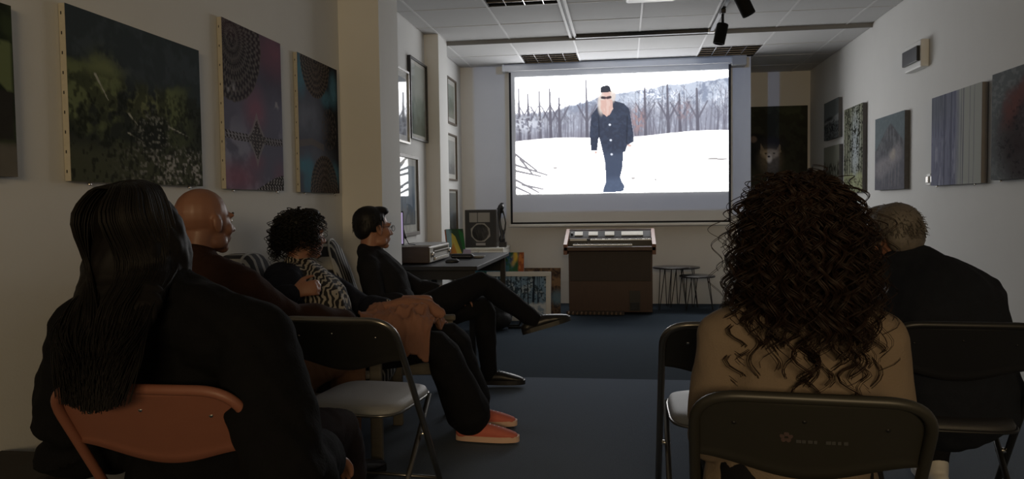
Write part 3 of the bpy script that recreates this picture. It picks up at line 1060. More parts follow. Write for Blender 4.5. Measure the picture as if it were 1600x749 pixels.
t = thing('tablet', 'small lit purple screen standing on the desk just behind the pillar', 'tablet', (-1.69, 5.53, .66))
MB().box((-.085, 0, .15), (.085, .014, .40), .005).build('casing', M_BLACK, t)
MB().box((-.06, -.02, 0), (.06, .08, .012), .004).build('stand_base', M_BLACK, t)
MB().tube([(0, .04, .01), (0, .02, .2)], .012, 10).build('stand_post', M_BLACK, t)
mp_ = bpy.data.materials.new('lit_purple')
mp_.use_nodes = True
mp_.node_tree.nodes['Principled BSDF'].inputs['Emission Color'].default_value = (.42, .30, .62, 1)
mp_.node_tree.nodes['Principled BSDF'].inputs['Emission Strength'].default_value = .55
simple_box('display', (-.078, -.001, .16), (.079, .0, .39), mp_, t)


def p_tulip(U, V):
    n = fbm(U, V, 6, 6, 4, 141)
    img = np.ones(U.shape + (3,)) * S(140, 176, 190)
    img = over(img, S(60, 84, 66), sst(.45, .6, U * .75 + .3 * (1 - V) + .1 * n))
    img = over(img, S(204, 188, 84), poly(U, V, [(.3, .15), (.5, .3), (.78, 1), (.2, 1)]) * .9)
    img = over(img, S(206, 130, 66), poly(U, V, [(.05, 1), (.35, .55), (.5, 1)]) * .8)
    img = over(img, S(52, 120, 66), poly(U, V, [(.7, .0), (1, .2), (1, .9), (.85, .8)]) * .8)
    return img


t = thing('small_canvas', 'small bright yellow and green canvas leaning on the desk against the pillar', 'painting', (-1.465, 6.72, .668), math.radians(38))
Ml = Matrix.Rotation(math.radians(-13), 4, 'X')
MB().box((-.085, 0, 0), (.085, .03, .225), .002, M=Ml).build('stretcher', mat('orange_edge', lin(150, 84, 44), .7, var=.2), t)
o = picture('painted_front', p_tulip, 50, 60, (-.085, -.001, .225), (.17, 0, 0), (0, 0, -.225), M_PAINT, t)
o.rotation_euler = (math.radians(-13), 0, 0)
t = thing('paper_packet', 'small lilac paper packet at the foot of the bright little canvas', 'packet', (-1.355, 6.62, .66), .3)
MB().prism([(-.04, 0), (.04, 0), (.03, .05), (-.03, .055)], -.012, .012, 'Y').build('packet', mat('lilac_paper', lin(176, 170, 204), .7, var=.1), t)
t = thing('computer_mouse', 'black computer mouse on the desk in front of the radio', 'mouse', (-1.30, 5.78, .66), .2)
MB().ell((0, 0, .012), (.055, .034, .02)).ell((-.01, 0, .008), (.045, .036, .014)).blob('shell', M_BLACK, t, .004, 2)
MB().lathe([(.006, -.004), (.008, 0), (.006, .004)], 10, c=(.03, 0, .028), axis='Y').build('wheel', mat('grey_rubber', (.1, .1, .1), .7), t)
t = thing('glasses_case', 'black oblong case lying on the desk behind the mouse', 'case', (-1.30, 6.15, .66), -.15)
MB().chain([(-.075, 0, .024), (.075, 0, .024)], [(.024, .022), (.024, .022)], (0, 1, 0)).build('shell', M_BLACK, t)
simple_box('hinge_line', (-.08, -.0255, .022), (.08, -.024, .026), M_CHROME, t)
t = thing('small_dish', 'small round grey dish on the desk beside the black case', 'dish', (-1.19, 6.28, .66))
MB().lathe([(.035, 0), (.05, .006), (.058, .02), (.055, .021), (.045, .008), (.001, .006)], 24).build('bowl', mat('dish_grey', (.30, .30, .30), .4), t)

# low white cabinet with loudspeaker and figurine
M_WCAB = mat('white_laminate', (.66, .65, .61), .5, var=.03)
t = thing('low_cabinet', 'low white cabinet in the corner under the loudspeaker', 'cabinet', (-1.46, 8.16, 0))
simple_box('body', (-.30, -.24, .04), (.22, .24, .63), M_WCAB, t, .003)
simple_box('top_board', (-.31, -.26, .63), (.225, .25, .652), M_WCAB, t, .004)
simple_box('plinth', (-.29, -.22, 0), (.21, .23, .04), M_BLACK, t)
for x_ in (-.29, -.035):
    d_ = simple_box('door', (x_, -.258, .06), (x_ + .245, -.24, .62), M_WCAB, t, .003)
    simple_box('handle', (x_ + (.21 if x_ < -.1 else .02), -.268, .3), (x_ + (.222 if x_ < -.1 else .032), -.257, .42), M_CHROME, d_, .002)
t = thing('loudspeaker', 'black hi-fi loudspeaker with grey driver rings on the white cabinet', 'speaker', (-1.492, 8.12, .652), math.radians(2))
simple_box('cabinet', (-.165, -.13, 0), (.165, .13, .395), mat('speaker_black', (.018, .016, .015), .5, var=.2), t, .004)
simple_box('baffle', (-.15, -.134, .012), (.15, -.13, .383), mat('baffle_black', (.022, .021, .02), .7), t)
M_SPK = mat('driver_plate', (.22, .205, .18), .5)
for x_, r_ in ((-.075, .018), (.035, .032)):
    f_ = simple_box('tweeter_plate', (x_ - (.042 if x_ < 0 else .062), -.138, .265), (x_ + (.042 if x_ < 0 else .066), -.134, .365), M_SPK, t, .002)
    MB().lathe([(r_, 0), (r_ * .9, .006), (r_ * .5, .002), (r_ * .3, .009), (.001, .010)], 24, c=(x_ + .002, -.1375, .318), axis='Y', M=Matrix.Scale(-1, 4, (0, 0, 1))).build('tweeter_cone', M_BLACK, f_)
f_ = MB().prism([(.105 * math.cos(a) * (1.06 if k % 2 else 1.), .157 + .105 * math.sin(a)) for k, a in enumerate(np.arange(8) * math.pi / 4 + math.pi / 8)], -.139, -.134, 'Y').build('woofer_plate', M_SPK, t)
MB().lathe([(.088, .0), (.086, .006), (.075, .008), (.066, .002), (.03, -.02 + .02), (.024, .006), (.001, .010)], 32, c=(0, -.139, .157), axis='Y', M=Matrix.Scale(-1, 4, (0, 0, 1))).build('woofer_cone', mat('cone', (.03, .028, .026), .8), f_)
simple_box('name_plate', (-.05, -.137, .022), (.05, -.134, .047), mat('plate_grey', (.26, .25, .24), .4), t)
t = thing('bird_figurine', 'slender black crested bird figurine standing beside the loudspeaker', 'figurine', (-1.262, 8.03, .652))
M_FIG = mat('figurine_black', (.010, .010, .011), .35)
MB().box((-.035, -.035, 0), (.04, .035, .055), .004).build('base', M_FIG, t)
fb = MB().chain([(.0, 0, .045), (-.005, 0, .09), (.0, 0, .13), (-.018, 0, .2), (-.03, 0, .28), (-.028, 0, .36), (-.012, 0, .42)], [.028, .034, .022, .016, .015, .022, .034])
fb.chain([(.012, 0, .13), (.028, 0, .19), (.034, 0, .26), (.022, 0, .33), (.008, 0, .38)], [.012, .010, .009, .009, .012])
fb.chain([(-.018, 0, .43), (-.008, 0, .455), (.02, 0, .462)], [.018, .013, .005]).chain([(-.035, 0, .415), (-.06, 0, .40)], [.012, .003])
fb.blob('bird', M_FIG, t, .006, 3)

# pictures leaning on the floor
def p_abstract(U, V):
    n, n2 = fbm(U, V, 9, 8, 4, 151), fbm(U, V, 24, 18, 3, 152)
    U = (U - .56) / .44
    V = V * 2.2
    img = np.ones(U.shape + (3,)) * S(62, 100, 110)
    img = over(img, S(50, 84, 56), sst(.48, .58, n))
    img = over(img, S(204, 170, 60), el(U, V, .62, .14, .10, .16, .6) + el(U, V, .50, .3, .10, .14, .7) * .8)
    img = over(img, S(140, 78, 48), sst(.72, .82, U + .1 * (n - .5)))
    img = over(img, S(190, 120, 66), sst(.72, .82, U) * sst(.5, .6, n2) * .8)
    img = over(img, S(40, 66, 104), el(U, V, .3, .2, .25, .2, .6) * sst(.4, .6, n2))
    return img


def p_snowwood(U, V):
    n, nf = fbm(U, V, 8, 6, 4, 161), fbm(U, V, 36, 26, 3, 162)
    img = np.ones(U.shape + (3,)) * S(122, 150, 176)
    img = over(img, S(180, 194, 206), sst(.5, .65, n) * .7)
    g = np.random.default_rng(9)
    for k in range(16):
        x = g.uniform(.02, .98)
        img = over(img, S(34, 44, 58), seg(U, V, x, g.uniform(.6, .8), x + g.normal() * .01, 0, .009, .006) * .9)
    img = over(img, S(40, 54, 66), sst(.50, .58, nf * .6 + n * .4) * (1 - sst(.55, .68, V)) * .9)
    img = over(img, S(206, 214, 222), sst(.62, .72, V + .15 * (n - .5)))
    img = over(img, S(120, 146, 176), sst(.66, .8, V) * sst(.5, .62, n) * .8)
    img = over(img, S(52, 56, 64), seg(U, V, .68, .75, .66, .1, .012, .008))
    return img


def p_rust(U, V):
    n, nf = fbm(U, V, 5, 6, 4, 171), fbm(U, V, 24, 28, 3, 172)
    img = np.ones(U.shape + (3,)) * S(96, 78, 62)
    img = over(img, S(60, 50, 46), sst(.45, .6, nf))
    img = over(img, S(134, 106, 80), sst(.55, .7, n) * .8)
    img = over(img, S(96, 124, 140), el(U, V, .92, .62, .16, .14, .6) * .8)
    return img


def lean(name, lab, x0, x1, y, h, ang, paint, nu, nv, edge, frame_m=None, fw_=.05, extra=0.):
    t = thing(name, lab, 'painting', ((x0 + x1) / 2, y, .0))
    w = x1 - x0
    R_ = (math.radians(-ang), 0, 0)
    o = MB().box((-w / 2, 0, 0), (w / 2, .026, h), .002).build('backing', edge, t)
    o.rotation_euler = R_
    q = 0 if frame_m is None else fw_
    o = picture('painted_front', paint, nu, nv, (-w / 2 + q, -.0015, h - q), (w - 2 * q, 0, 0), (0, 0, -(h - 2 * q)), M_PAINT, t)
    o.rotation_euler = R_
    if frame_m is not None:
        b = MB()
        for lo, hi in (((-w / 2, -.012, 0), (w / 2, .0, q)), ((-w / 2, -.012, h - q), (w / 2, 0, h)), ((-w / 2, -.012, q), (-w / 2 + q, 0, h - q)), ((w / 2 - q, -.012, q), (w / 2, 0, h - q))):
            b.box(lo, hi, .002)
        o = b.build('frame', frame_m, t)
        o.rotation_euler = R_
    return t


lean('leaning_canvas', 'colourful abstract canvas with yellow and orange standing behind the white-framed picture', -1.46, -.965, 7.40, .635, 6, p_abstract, 80, 90, M_CANVAS_DARK)
lean('leaning_canvas', 'brown canvas standing on the floor beside the organ behind the white-framed picture', -1.0, -.622, 7.56, .47, 7, p_rust, 60, 60, M_CANVAS_DARK)
lean('framed_painting', 'white-framed painting of a blue snowy wood leaning on the floor', -1.30, -.685, 7.20, .465, 9, p_snowwood, 110, 90, M_WHITE, mat('white_frame', (.62, .62, .60), .5), .045)

t = thing('backpack', 'black backpack with loose straps lying on the floor under the desk end', 'backpack', (-1.16, 6.72, 0), .3)
M_BAG = mat('bag_black', (.012, .012, .013), .7, bump=.4, bscale=200)
MB().ell((0, 0, .13), (.19, .13, .13)).ell((.04, -.06, .09), (.13, .10, .085)).blob('bag', M_BAG, t, .012, 4)
for s_ in (-1, 1):
    MB().tube([(.10, -.05 + s_ * .04, .20), (.20, -.06 + s_ * .05, .17), (.27, -.04 + s_ * .06, .07), (.25, .0 + s_ * .06, .012), (.14, .02 + s_ * .05, .012)], .011, 8).build('strap', M_BAG, t)

# ------------------------------------------------------------------ electric organ
M_ORG = mat('organ_walnut', lin(62, 36, 26), .45, var=.3, scale=7, stretch=(10, 10, 1))
M_ORGD = mat('organ_dark_panel', lin(46, 34, 30), .55, var=.25, scale=7, stretch=(10, 10, 1))
M_KEYW = mat('key_ivory', (.80, .78, .72), .4)
OX, OY = -.141, 7.58
t = thing('electric_organ', 'brown wooden electric organ with two keyboards under the screen', 'organ', (OX, OY, 0))
hw = .445
simple_box('body', (-hw + .04, .10, .02), (hw - .03, .50, .66), M_ORG, t, .004)
simple_box('front_panel', (-hw + .055, .090, .33), (hw - .045, .102, .645), M_ORGD, t, .003)
kp = simple_box('knee_opening', (.19, .088, .035), (.295, .102, .235), M_BLACK, t)
simple_box('expression_pedal', (.20, .075, .045), (.285, .09, .12), mat('pedal_rubber', (.03, .03, .03), .8), t, .004)
simple_box('key_bed', (-hw + .005, -.01, .64), (hw - .005, .5, .668), M_ORG, t, .004)
simple_box('front_lip', (-hw, -.03, .635), (hw, .0, .676), M_ORG, t, .005)
M_ORGS = mat('organ_cheek', lin(104, 58, 42), .45, var=.2, scale=7, stretch=(10, 1, 10))
for s_ in (-1, 1):
    a, b_ = sorted((s_ * hw, s_ * (hw - .035)))
    MB().prism([(-.03, .60), (.5, .60), (.5, .835), (.42, .835), (-.03, .70)], a, b_, 'X').build('cheek', M_ORGS, t)
simple_box('lower_board', (-hw + .04, .0, .668), (hw - .04, .13, .676), M_BLACK, t)
simple_box('upper_board', (-hw + .04, .12, .70), (hw - .04, .26, .72), M_BLACK, t)
simple_box('upper_rail', (-hw + .036, .112, .668), (hw - .036, .122, .729), M_BLACK, t)


def keys(x0, x1, y0, y1, z, parent):
    n = int(round((x1 - x0) / .0185))
    w = (x1 - x0) / n
    W, K = MB(), MB()
    for k in range(n):
        W.box((x0 + k * w + .0006, y0, z), (x0 + (k + 1) * w - .0006, y1, z + .012))
        if k % 7 in (0, 1, 3, 4, 5):
            K.box((x0 + (k + 1) * w - .005, y0 + (y1 - y0) * .38, z + .012), (x0 + (k + 1) * w + .005, y1, z + .021))
    w_ = W.build('white_keys', M_KEYW, parent)
    b_ = K.build('black_keys', M_BLACK, parent)
    w_['kind'] = b_['kind'] = 'stuff'


keys(-.355, .22, .005, .11, .684, t)
keys(-.19, .405, .118, .25, .730, t)
simple_box('rocker_box', (-.40, .128, .72), (-.215, .20, .752), M_BLACK, t, .003)
simple_box('rocker_strip', (-.39, .124, .727), (-.225, .129, .747), M_KEYW, t)
Mp = Matrix.Translation((0, .27, .735)) @ Matrix.Rotation(math.radians(38), 4, 'X')
MB().box((-hw + .036, 0, -.01), (hw - .036, .16, 0), 0, M=Mp).build('stop_panel', M_ORGD, t)
MB().box((-hw + .045, .035, 0), (hw - .045, .125, .002), 0, M=Mp).build('stop_panel_inset', M_BLACK, t)
for x_, n_ in ((-.355, 6), (-.215, 7), (-.05, 7), (.115, 16)):
    for k in range(n_):
        MB().box((x_ + k * .0135, .052, .0), (x_ + k * .0135 + .0125, .108, .012), 0, M=Mp).build('stop_tab', M_KEYW, t)
MB().lathe([(.013, 0), (.012, .014), (.001, .015)], 14, M=Mp @ Matrix.Translation((-.385, .08, .002))).build('knob', M_BLACK, t)
simple_box('lid', (-hw + .03, .385, .815), (hw - .03, .5, .832), M_ORG, t, .003)
simple_box('back_board', (-hw + .03, .47, .66), (hw - .03, .5, .815), M_ORG, t)
for k in range(13):
    x_ = -.41 + k * .042
    simple_box('foot_pedal', (x_, -.03, .012), (x_ + .016, .10, .03), mat('pedal_wood', lin(120, 96, 74), .5, var=.2), t, .004)
simple_box('pedal_frame', (-.43, .06, .0), (.14, .10, .034), M_ORGD, t)

# ------------------------------------------------------------------ nesting side tables
M_TT = mat('table_top_dark', (.040, .038, .040), .32, var=.2)
for x_, y_, z_, r_, lab in ((.475, 8.10, .437, .185, 'tallest round black side table with hairpin legs, right beside the organ'),
                            (.60, 8.28, .422, .185, 'middle round black side table with hairpin legs, behind the other two'),
                            (.735, 8.05, .352, .180, 'lowest round black side table with hairpin legs, farthest from the organ')):
    t = thing('side_table', lab, 'side table', (x_, y_, 0), group='nesting hairpin side tables')
    MB().lathe([(.002, z_ - .016), (r_ - .004, z_ - .016), (r_, z_ - .012), (r_, z_ - .004), (r_ - .004, z_), (.002, z_)], 40).build('table_top', M_TT, t)
    for k in range(3):
        a = math.radians(100 + 120 * k)
        ca, sa = math.cos(a), math.sin(a)
        R1, R2 = r_ * .62, r_ * .90
        p = lambda rr, tt, zz: (rr * ca - tt * sa, rr * sa + tt * ca, zz)
        MB().tube([p(R1, -.035, z_ - .016), p(R2 * .97, -.008, .012), p(R2, 0, .004), p(R2 * .97, .008, .012), p(R1, .035, z_ - .016)], .0042, 8).build('leg', M_BLACKM, t)

# ------------------------------------------------------------------ chairs
def arc_path(pts, rad, n=6):
    """polyline with rounded corners"""
    P = [np.array(p, float) for p in pts]
    out = [P[0]]
    for i in range(1, len(P) - 1):
        a, b_, c_ = P[i - 1], P[i], P[i + 1]
        d1, d2 = (a - b_) / np.linalg.norm(a - b_), (c_ - b_) / np.linalg.norm(c_ - b_)
        q0, q1 = b_ + d1 * rad, b_ + d2 * rad
        for k in range(n + 1):
            s_ = k / n
            out.append((1 - s_) ** 2 * q0 + 2 * s_ * (1 - s_) * b_ + s_ * s_ * q1)
    out.append(P[-1])
    return out


def folding_chair(lab, loc, rz, frame_m, panel_m, seat_m, rivet=True, emblem=False, H=.75, W=.44):
    t = thing('folding_chair', lab, 'chair', loc, rz, group='steel folding chairs')
    hw_, r_ = W / 2 - .011, .011
    # main hoop: front feet up and back to the top of the backrest
    y_at = lambda z: .24 - .46 * z / H
    pts = [(-hw_, y_at(0), .0), (-hw_, y_at(.35), .35), (-hw_, y_at(H) - .008, H - r_), (hw_, y_at(H) - .008, H - r_), (hw_, y_at(.35), .35), (hw_, y_at(0), .0)]
    path = [np.array(pts[0])] + arc_path(pts[1:5], .085, 10) + [np.array(pts[-1])]
    MB().tube(path, r_, 12).build('hoop_frame', frame_m, t)
    # rear legs with crossbar
    xr = hw_ - .027
    for s_ in (-1, 1):
        MB().tube([(s_ * xr, .16, .415), (s_ * xr, -.02, .22), (s_ * xr, -.235, .0)], .0095, 10).build('rear_leg', frame_m, t)
        MB().lathe([(.011, 0), (.014, .001), (.013, .022), (.010, .026)], 12, c=(s_ * hw_, y_at(.0), 0)).build('foot_cap', M_BLACK, t)
        MB().lathe([(.010, 0), (.012, .001), (.011, .022), (.009, .026)], 12, c=(s_ * xr, -.233, 0)).build('foot_cap', M_BLACK, t)
        MB().lathe([(.009, -.016), (.009, .016)], 10, c=(s_ * (hw_ - .018), y_at(.30), .30), axis='X').build('pivot_bolt', M_CHROME, t)
    MB().tube([(-xr, -.17, .062), (xr, -.17, .062)], .007, 8).build('crossbar', frame_m, t)
    MB().tube([(-hw_, y_at(.10), .10), (hw_, y_at(.10), .10)], .007, 8).build('crossbar', frame_m, t)
    # seat
    sp = []
    for k in range(40):
        a = 2 * math.pi * k / 40
        ca, sa = math.cos(a), math.sin(a)
        sp.append((.178 * math.copysign(abs(ca) ** .42, ca), .035 + .195 * math.copysign(abs(sa) ** .42, sa)))
    def ring(sc, z):
        return [(x * sc, .035 + (y - .035) * sc, z) for x, y in sp]
    V = ring(.97, .408) + ring(1, .414) + ring(1, .424) + ring(.97, .436) + ring(.85, .444) + ring(.4, .446)
    f = []
    for i in range(5):
        for k in range(40):
            l = (k + 1) % 40
            f.append((i * 40 + k, i * 40 + l, (i + 1) * 40 + l, (i + 1) * 40 + k))
    f.append(tuple(range(40))[::-1]); f.append(tuple(range(200, 240)))
    MB().add(V, f, True).build('seat', seat_m, t)
    MB().tube(ring(1.012, .414), .005, 8, closed=True).build('seat_rim', frame_m, t)
    # pressed backrest panel between the tubes, wavy lower edge, three rivets
    nx, nz = 37, 12
    V, f = [], []
    for side in (0, 1):
        for j in range(nz):
            for i in range(nx):
                u_ = -1 + 2 * i / (nx - 1)
                x = u_ * (hw_ - .001)
                corner = max(0., abs(x) - (hw_ - .085))
                ztop = H - r_ - (.085 - math.sqrt(max(0, .085 ** 2 - corner ** 2))) * .98
                zbot = H - .175 - .020 * math.cos(u_ * math.pi) * (1 if abs(u_) < .86 else 1) + .002
                z = zbot + (ztop - zbot) * j / (nz - 1)
                bow = .020 * (1 - u_ * u_)
                y = y_at(z) - bow + (.0012 if side else -.0012) - .004
                if j == 0: y -= .006 * (1 if not side else -.2)
                V.append((x, y, z))
    o = nx * nz
    for j in range(nz - 1):
        for i in range(nx - 1):
            a = j * nx + i
            f.append((a, a + 1, a + nx + 1, a + nx))
            f.append((o + a, o + a + nx, o + a + nx + 1, o + a + 1))
    for i in range(nx - 1):
        f.append((i, o + i, o + i + 1, i + 1))
        a = (nz - 1) * nx + i
        f.append((a, a + 1, o + a + 1, o + a))
    for j in range(nz - 1):
        a = j * nx
        f.append((a, a + nx, o + a + nx, o + a))
        a += nx - 1
        f.append((a, o + a, o + a + nx, a + nx))
    pn = MB().add(V, f, True).build('backrest', panel_m, t)
    for x, z in ((-.135, H - .070), (-.01, H - .058), (.135, H - .070)):
        u_ = x / hw_
        y = y_at(z) - .020 * (1 - u_ * u_) - .006
        MB().lathe([(.0045, .0), (.004, .002), (.001, .003)], 12, c=(x, y, z), axis='Y', M=Matrix.Scale(-1, 4, (0, 0, 1))).build('rivet', M_CHROME if rivet else M_BLACK, pn)
    if emblem:
        e = MB()
        z0, x0_ = H - .095, -.040
        for k in range(5):
            a = math.radians(90 + 72 * k)
            cx, cz = x0_ + .0075 * math.cos(a), z0 + .0075 * math.sin(a)
            pts = [(cx + .005 * math.cos(b_) , cz + .005 * math.sin(b_)) for b_ in np.arange(8) * math.pi / 4]
            y = y_at(cz) - .020 * (1 - (cx / hw_) ** 2) - .0062
            e.prism(pts, y - .0006, y + .0005, 'Y')
        e.build('emblem', mat('emblem_red', lin(46, 20, 17), .6), pn)
        for k, w_ in enumerate((.011, .008, .010, .007, .0, .011, .008, .007, .009)):
            if not w_: continue
            cx = x0_ + .018 + k * .0105
            z_ = z0 - .008
            y = y_at(z_) - .020 * (1 - (cx / hw_) ** 2) - .0062
            e2 = simple_box('worn_print', (cx, y - .0005, z_ - .0035), (cx + w_ * .85, y + .0006, z_ + .0035), M_BLACK, pn)
    return t


M_CORAL = mat('coral_enamel', lin(126, 80, 64), .5, var=.06)
M_OLIVE = mat('olive_enamel', lin(44, 42, 36), .42, var=.08)
M_GREYM = mat('grey_enamel', lin(46, 45, 43), .35, var=.08, metal=.2)
M_GREYT = mat('grey_tube', (.22, .21, .195), .28, metal=.9)
M_VINYL = mat('grey_vinyl', lin(152, 154, 158), .5, var=.06, bump=.2, bscale=250)
M_VINYLD = mat('dark_vinyl', lin(40, 40, 44), .5, var=.1, bump=.2, bscale=250)
folding_chair('coral-coloured steel folding chair under the long-haired woman', (-.967, 1.645, 0), math.radians(0), M_CORAL, M_CORAL, M_VINYLD)
folding_chair('empty grey steel folding chair with light seat behind the coral chair', (-.903, 2.577, 0), math.radians(-6), M_GREYT, M_GREYM, M_VINYL)
folding_chair('empty grey steel folding chair in front of the curly-haired woman in beige', (.321, 2.537, 0), 0, M_GREYT, M_GREYM, M_VINYL)
folding_chair('olive-grey steel folding chair under the curly-haired woman in beige', (.359, 1.681, 0), math.radians(-6), M_OLIVE, M_OLIVE, M_VINYLD, False, True)
folding_chair('black steel folding chair under the man in the dark jacket', (.985, 2.573, 0), math.radians(-4), M_BLACKM, mat('black_enamel', (.012, .012, .014), .4), M_VINYLD, False)
folding_chair('dark folding chair under the bald man by the left wall', (-1.42, 2.47, 0), math.radians(-30), M_BLACKM, mat('black_enamel'), M_VINYLD, False, W=.42)

# striped armchairs
ms = bpy.data.materials.new('striped_fabric')
ms.use_nodes = True
nt2 = ms.node_tree
bs = nt2.nodes['Principled BSDF']
bs.inputs['Roughness'].default_value = .85
wv = nt2.nodes.new('ShaderNodeTexWave')
wv.bands_direction = 'Y'
wv.inputs['Scale'].default_value = 3.4
wv.inputs['Distortion'].default_value = .25
tc2 = nt2.nodes.new('ShaderNodeTexCoord')
cr = nt2.nodes.new('ShaderNodeValToRGB')
cr.color_ramp.elements[0].position, cr.color_ramp.elements[0].color = .70, (.012, .012, .014, 1)
cr.color_ramp.elements[1].position, cr.color_ramp.elements[1].color = .76, (.42, .41, .38, 1)
nt2.links.new(tc2.outputs['Object'], wv.inputs['Vector'])
nt2.links.new(wv.outputs['Fac'], cr.inputs[0])
nt2.links.new(cr.outputs[0], bs.inputs['Base Color'])
M_ARM = mat('arm_wood', (.16, .14, .11), .5, var=.25, scale=9, stretch=(2, 14, 14))


def armchair(lab, loc, rz, top=.92):
    """faces local +x"""
    t = thing('striped_armchair', lab, 'armchair', loc, rz, group='striped armchairs')
    n = 40
    prof = []
    for k in range(n):                       # outline of the back seen from the front: rounded top
        a = math.pi * k / (n - 1)
        prof.append((.255 * math.copysign(abs(math.cos(a)) ** .75, math.cos(a)), top - .20 + .20 * math.sin(a)))
    prof += [(-.255, .34), (.255, .34)]
    V, f = [], []
    def put(th, sc):
        for y, z in prof:
            zc = .62
            zz = zc + (z - zc) * sc
            V.append((-.235 - .32 * (zz - .40) + th, y * sc, zz))
    for th, sc in ((-.05, .93), (-.068, .99), (-.06, 1.0), (.03, 1.0), (.045, .98), (.055, .90)):
        put(th, sc)
    m_ = len(prof)
    for i in range(5):
        for k in range(m_):
            l = (k + 1) % m_
            f.append((i * m_ + k, (i + 1) * m_ + k, (i + 1) * m_ + l, i * m_ + l))
    f.append(tuple(range(m_))); f.append(tuple(range(5 * m_, 6 * m_))[::-1])
    bk = MB().add(V, f, True).build('backrest', ms, t)
    rim = [(-.235 - .32 * (z - .40) + .032, y * 1.004, z + .001) for y, z in prof[:n]]
    rim = [(rim[0][0] + .09, rim[0][1], .36)] + rim + [(rim[-1][0] + .09, rim[-1][1], .36)]
    MB().tube(rim, .006, 8).build('piping', mat('piping_grey', (.45, .44, .41), .7), bk)
    b = MB().box((-.24, -.25, .27), (.27, .25, .385), .035)
    b.build('seat', ms, t)
    for s_ in (-1, 1):
        MB().box((-.28, s_ * .295 - .028, .50), (.30, s_ * .295 + .028, .53), .01).build('armrest', M_ARM, t)
        MB().box((.235, s_ * .295 - .02, 0), (.285, s_ * .295 + .02, .50), .006).build('leg', M_ARM, t)
        MB().prism([(-.30, 0), (-.25, 0), (-.20, .50), (-.26, .50)], s_ * .295 - .02, s_ * .295 + .02, 'Y').build('leg', M_ARM, t)
        MB().box((-.24, s_ * .295 - .012, .22), (.25, s_ * .295 + .012, .28), .004).build('rail', M_ARM, t)
    return t


armchair('black and white striped armchair under the man with glasses', (-1.235, 4.15, 0), math.radians(14))
armchair('black and white striped armchair under the woman in the patterned blouse', (-1.345, 3.40, 0), math.radians(8), .89)

t = thing('low_bench', 'low dark bench against the left wall beside the long-haired woman', 'bench', (-1.62, 1.55, 0))
MB().box((-.16, -.55, .36), (.14, .42, .415), .012).build('seat', mat('bench_dark', (.02, .016, .013), .7), t)
for s_ in (-.5, .37):
    for x_ in (-.13, .11):
        simple_box('leg', (x_ - .018, s_ - .018, 0), (x_ + .018, s_ + .018, .36), M_BLACKM, t)

# ------------------------------------------------------------------ people
A = lambda *p: np.array(p, float)
nrm = lambda v: np.asarray(v, float) / np.linalg.norm(v)
lerp = lambda a, b_, t_: np.asarray(a, float) * (1 - t_) + np.asarray(b_, float) * t_


def frame_of(look, upv=(0, 0, 1)):
    """columns: right, forward, up"""
    y = nrm(look)
    x = nrm(np.cross(y, upv))
    z = np.cross(x, y)
    return np.stack([x, y, z], 1)


def head_prims(B, c, look, s_=1., tilt=(0, 0, 1), ears=True):
    R_ = frame_of(look, tilt)
    T = lambda p: np.asarray(c, float) + R_ @ (np.asarray(p, float) * s_)
    e = lambda p, r: B.ell(T(p), np.broadcast_to(np.asarray(r, float), (3,)) * s_, R_)
    e((0, -.018, .030), (.074, .095, .086))
    e((0, .010, .0), (.068, .080, .080))
    e((0, .030, -.045), (.055, .060, .066))
    e((0, .064, -.096), (.024, .022, .020))
    for x in (-1, 1):
        e((x * .034, .056, -.028), (.026, .028, .028))
        e((x * .045, .02, -.075), (.018, .035, .025))
        e((x * .030, .076, .020), (.026, .014, .010))
        e((x * .012, .094, -.034), (.010, .010, .008))
        if ears:
            e((x * .077, -.004, -.012), (.009, .019, .030))
            e((x * .082, -.012, -.006), (.005, .016, .024))
            e((x * .077, .0, -.036), (.007, .010, .011))
    B.chain([T((0, .082, .008)), T((0, .098, -.015)), T((0, .108, -.031))], [.008 * s_, .010 * s_, .012 * s_], R_[:, 0], sub=2, nu=10)
    e((0, .086, -.058), (.022, .011, .007))
    e((0, .083, -.070), (.019, .011, .008))
    return T, R_


def hand_prims(B, w, d, n, th, s_=1., curl=.5, spread=1.):
    """w wrist, d along the hand, n out of the palm, th towards the thumb"""
    d, n = nrm(d), nrm(np.asarray(n) - nrm(d) * (np.asarray(n) @ nrm(d)))
    th = nrm(np.asarray(th) - d * (np.asarray(th) @ d) - n * (np.asarray(th) @ n))
    P = lambda a, b_, c_=0.: w + (d * a + th * b_ + n * c_) * s_
    B.chain([P(-.02, 0), P(.03, 0), P(.075, .0), P(.088, 0)], [(.026 * s_, .017 * s_), (.033 * s_, .015 * s_), (.038 * s_, .013 * s_), (.034 * s_, .010 * s_)], th, nu=14)
    for off, L, cu in ((.029, .070, 1.), (.0095, .078, 1.05), (-.0105, .072, 1.1), (-.029, .056, 1.15)):
        p = P(.084 - abs(off) * .15, off * spread)
        pts, a = [p], 0.
        for q in (.45, .31, .24):
            a += curl * cu
            p = p + (d * math.cos(a) + n * math.sin(a) + th * off * .8) * L * q * s_
            pts.append(p)
        B.chain(pts, [.0092 * s_, .0088 * s_, .0080 * s_, .0068 * s_], th, sub=3, nu=10)
    p0 = P(.022, .026, .004)
    p1 = p0 + (d * .72 + th * .62 + n * .3) * .040 * s_
    p2 = p1 + nrm(d * .9 + th * .28 + n * .35) * .031 * s_
    p3 = p2 + nrm(d * .95 + th * .05 + n * .4) * .024 * s_
    B.chain([p0, p1, p2, p3], [.014 * s_, .0115 * s_, .0098 * s_, .0078 * s_], th, sub=3, nu=10)


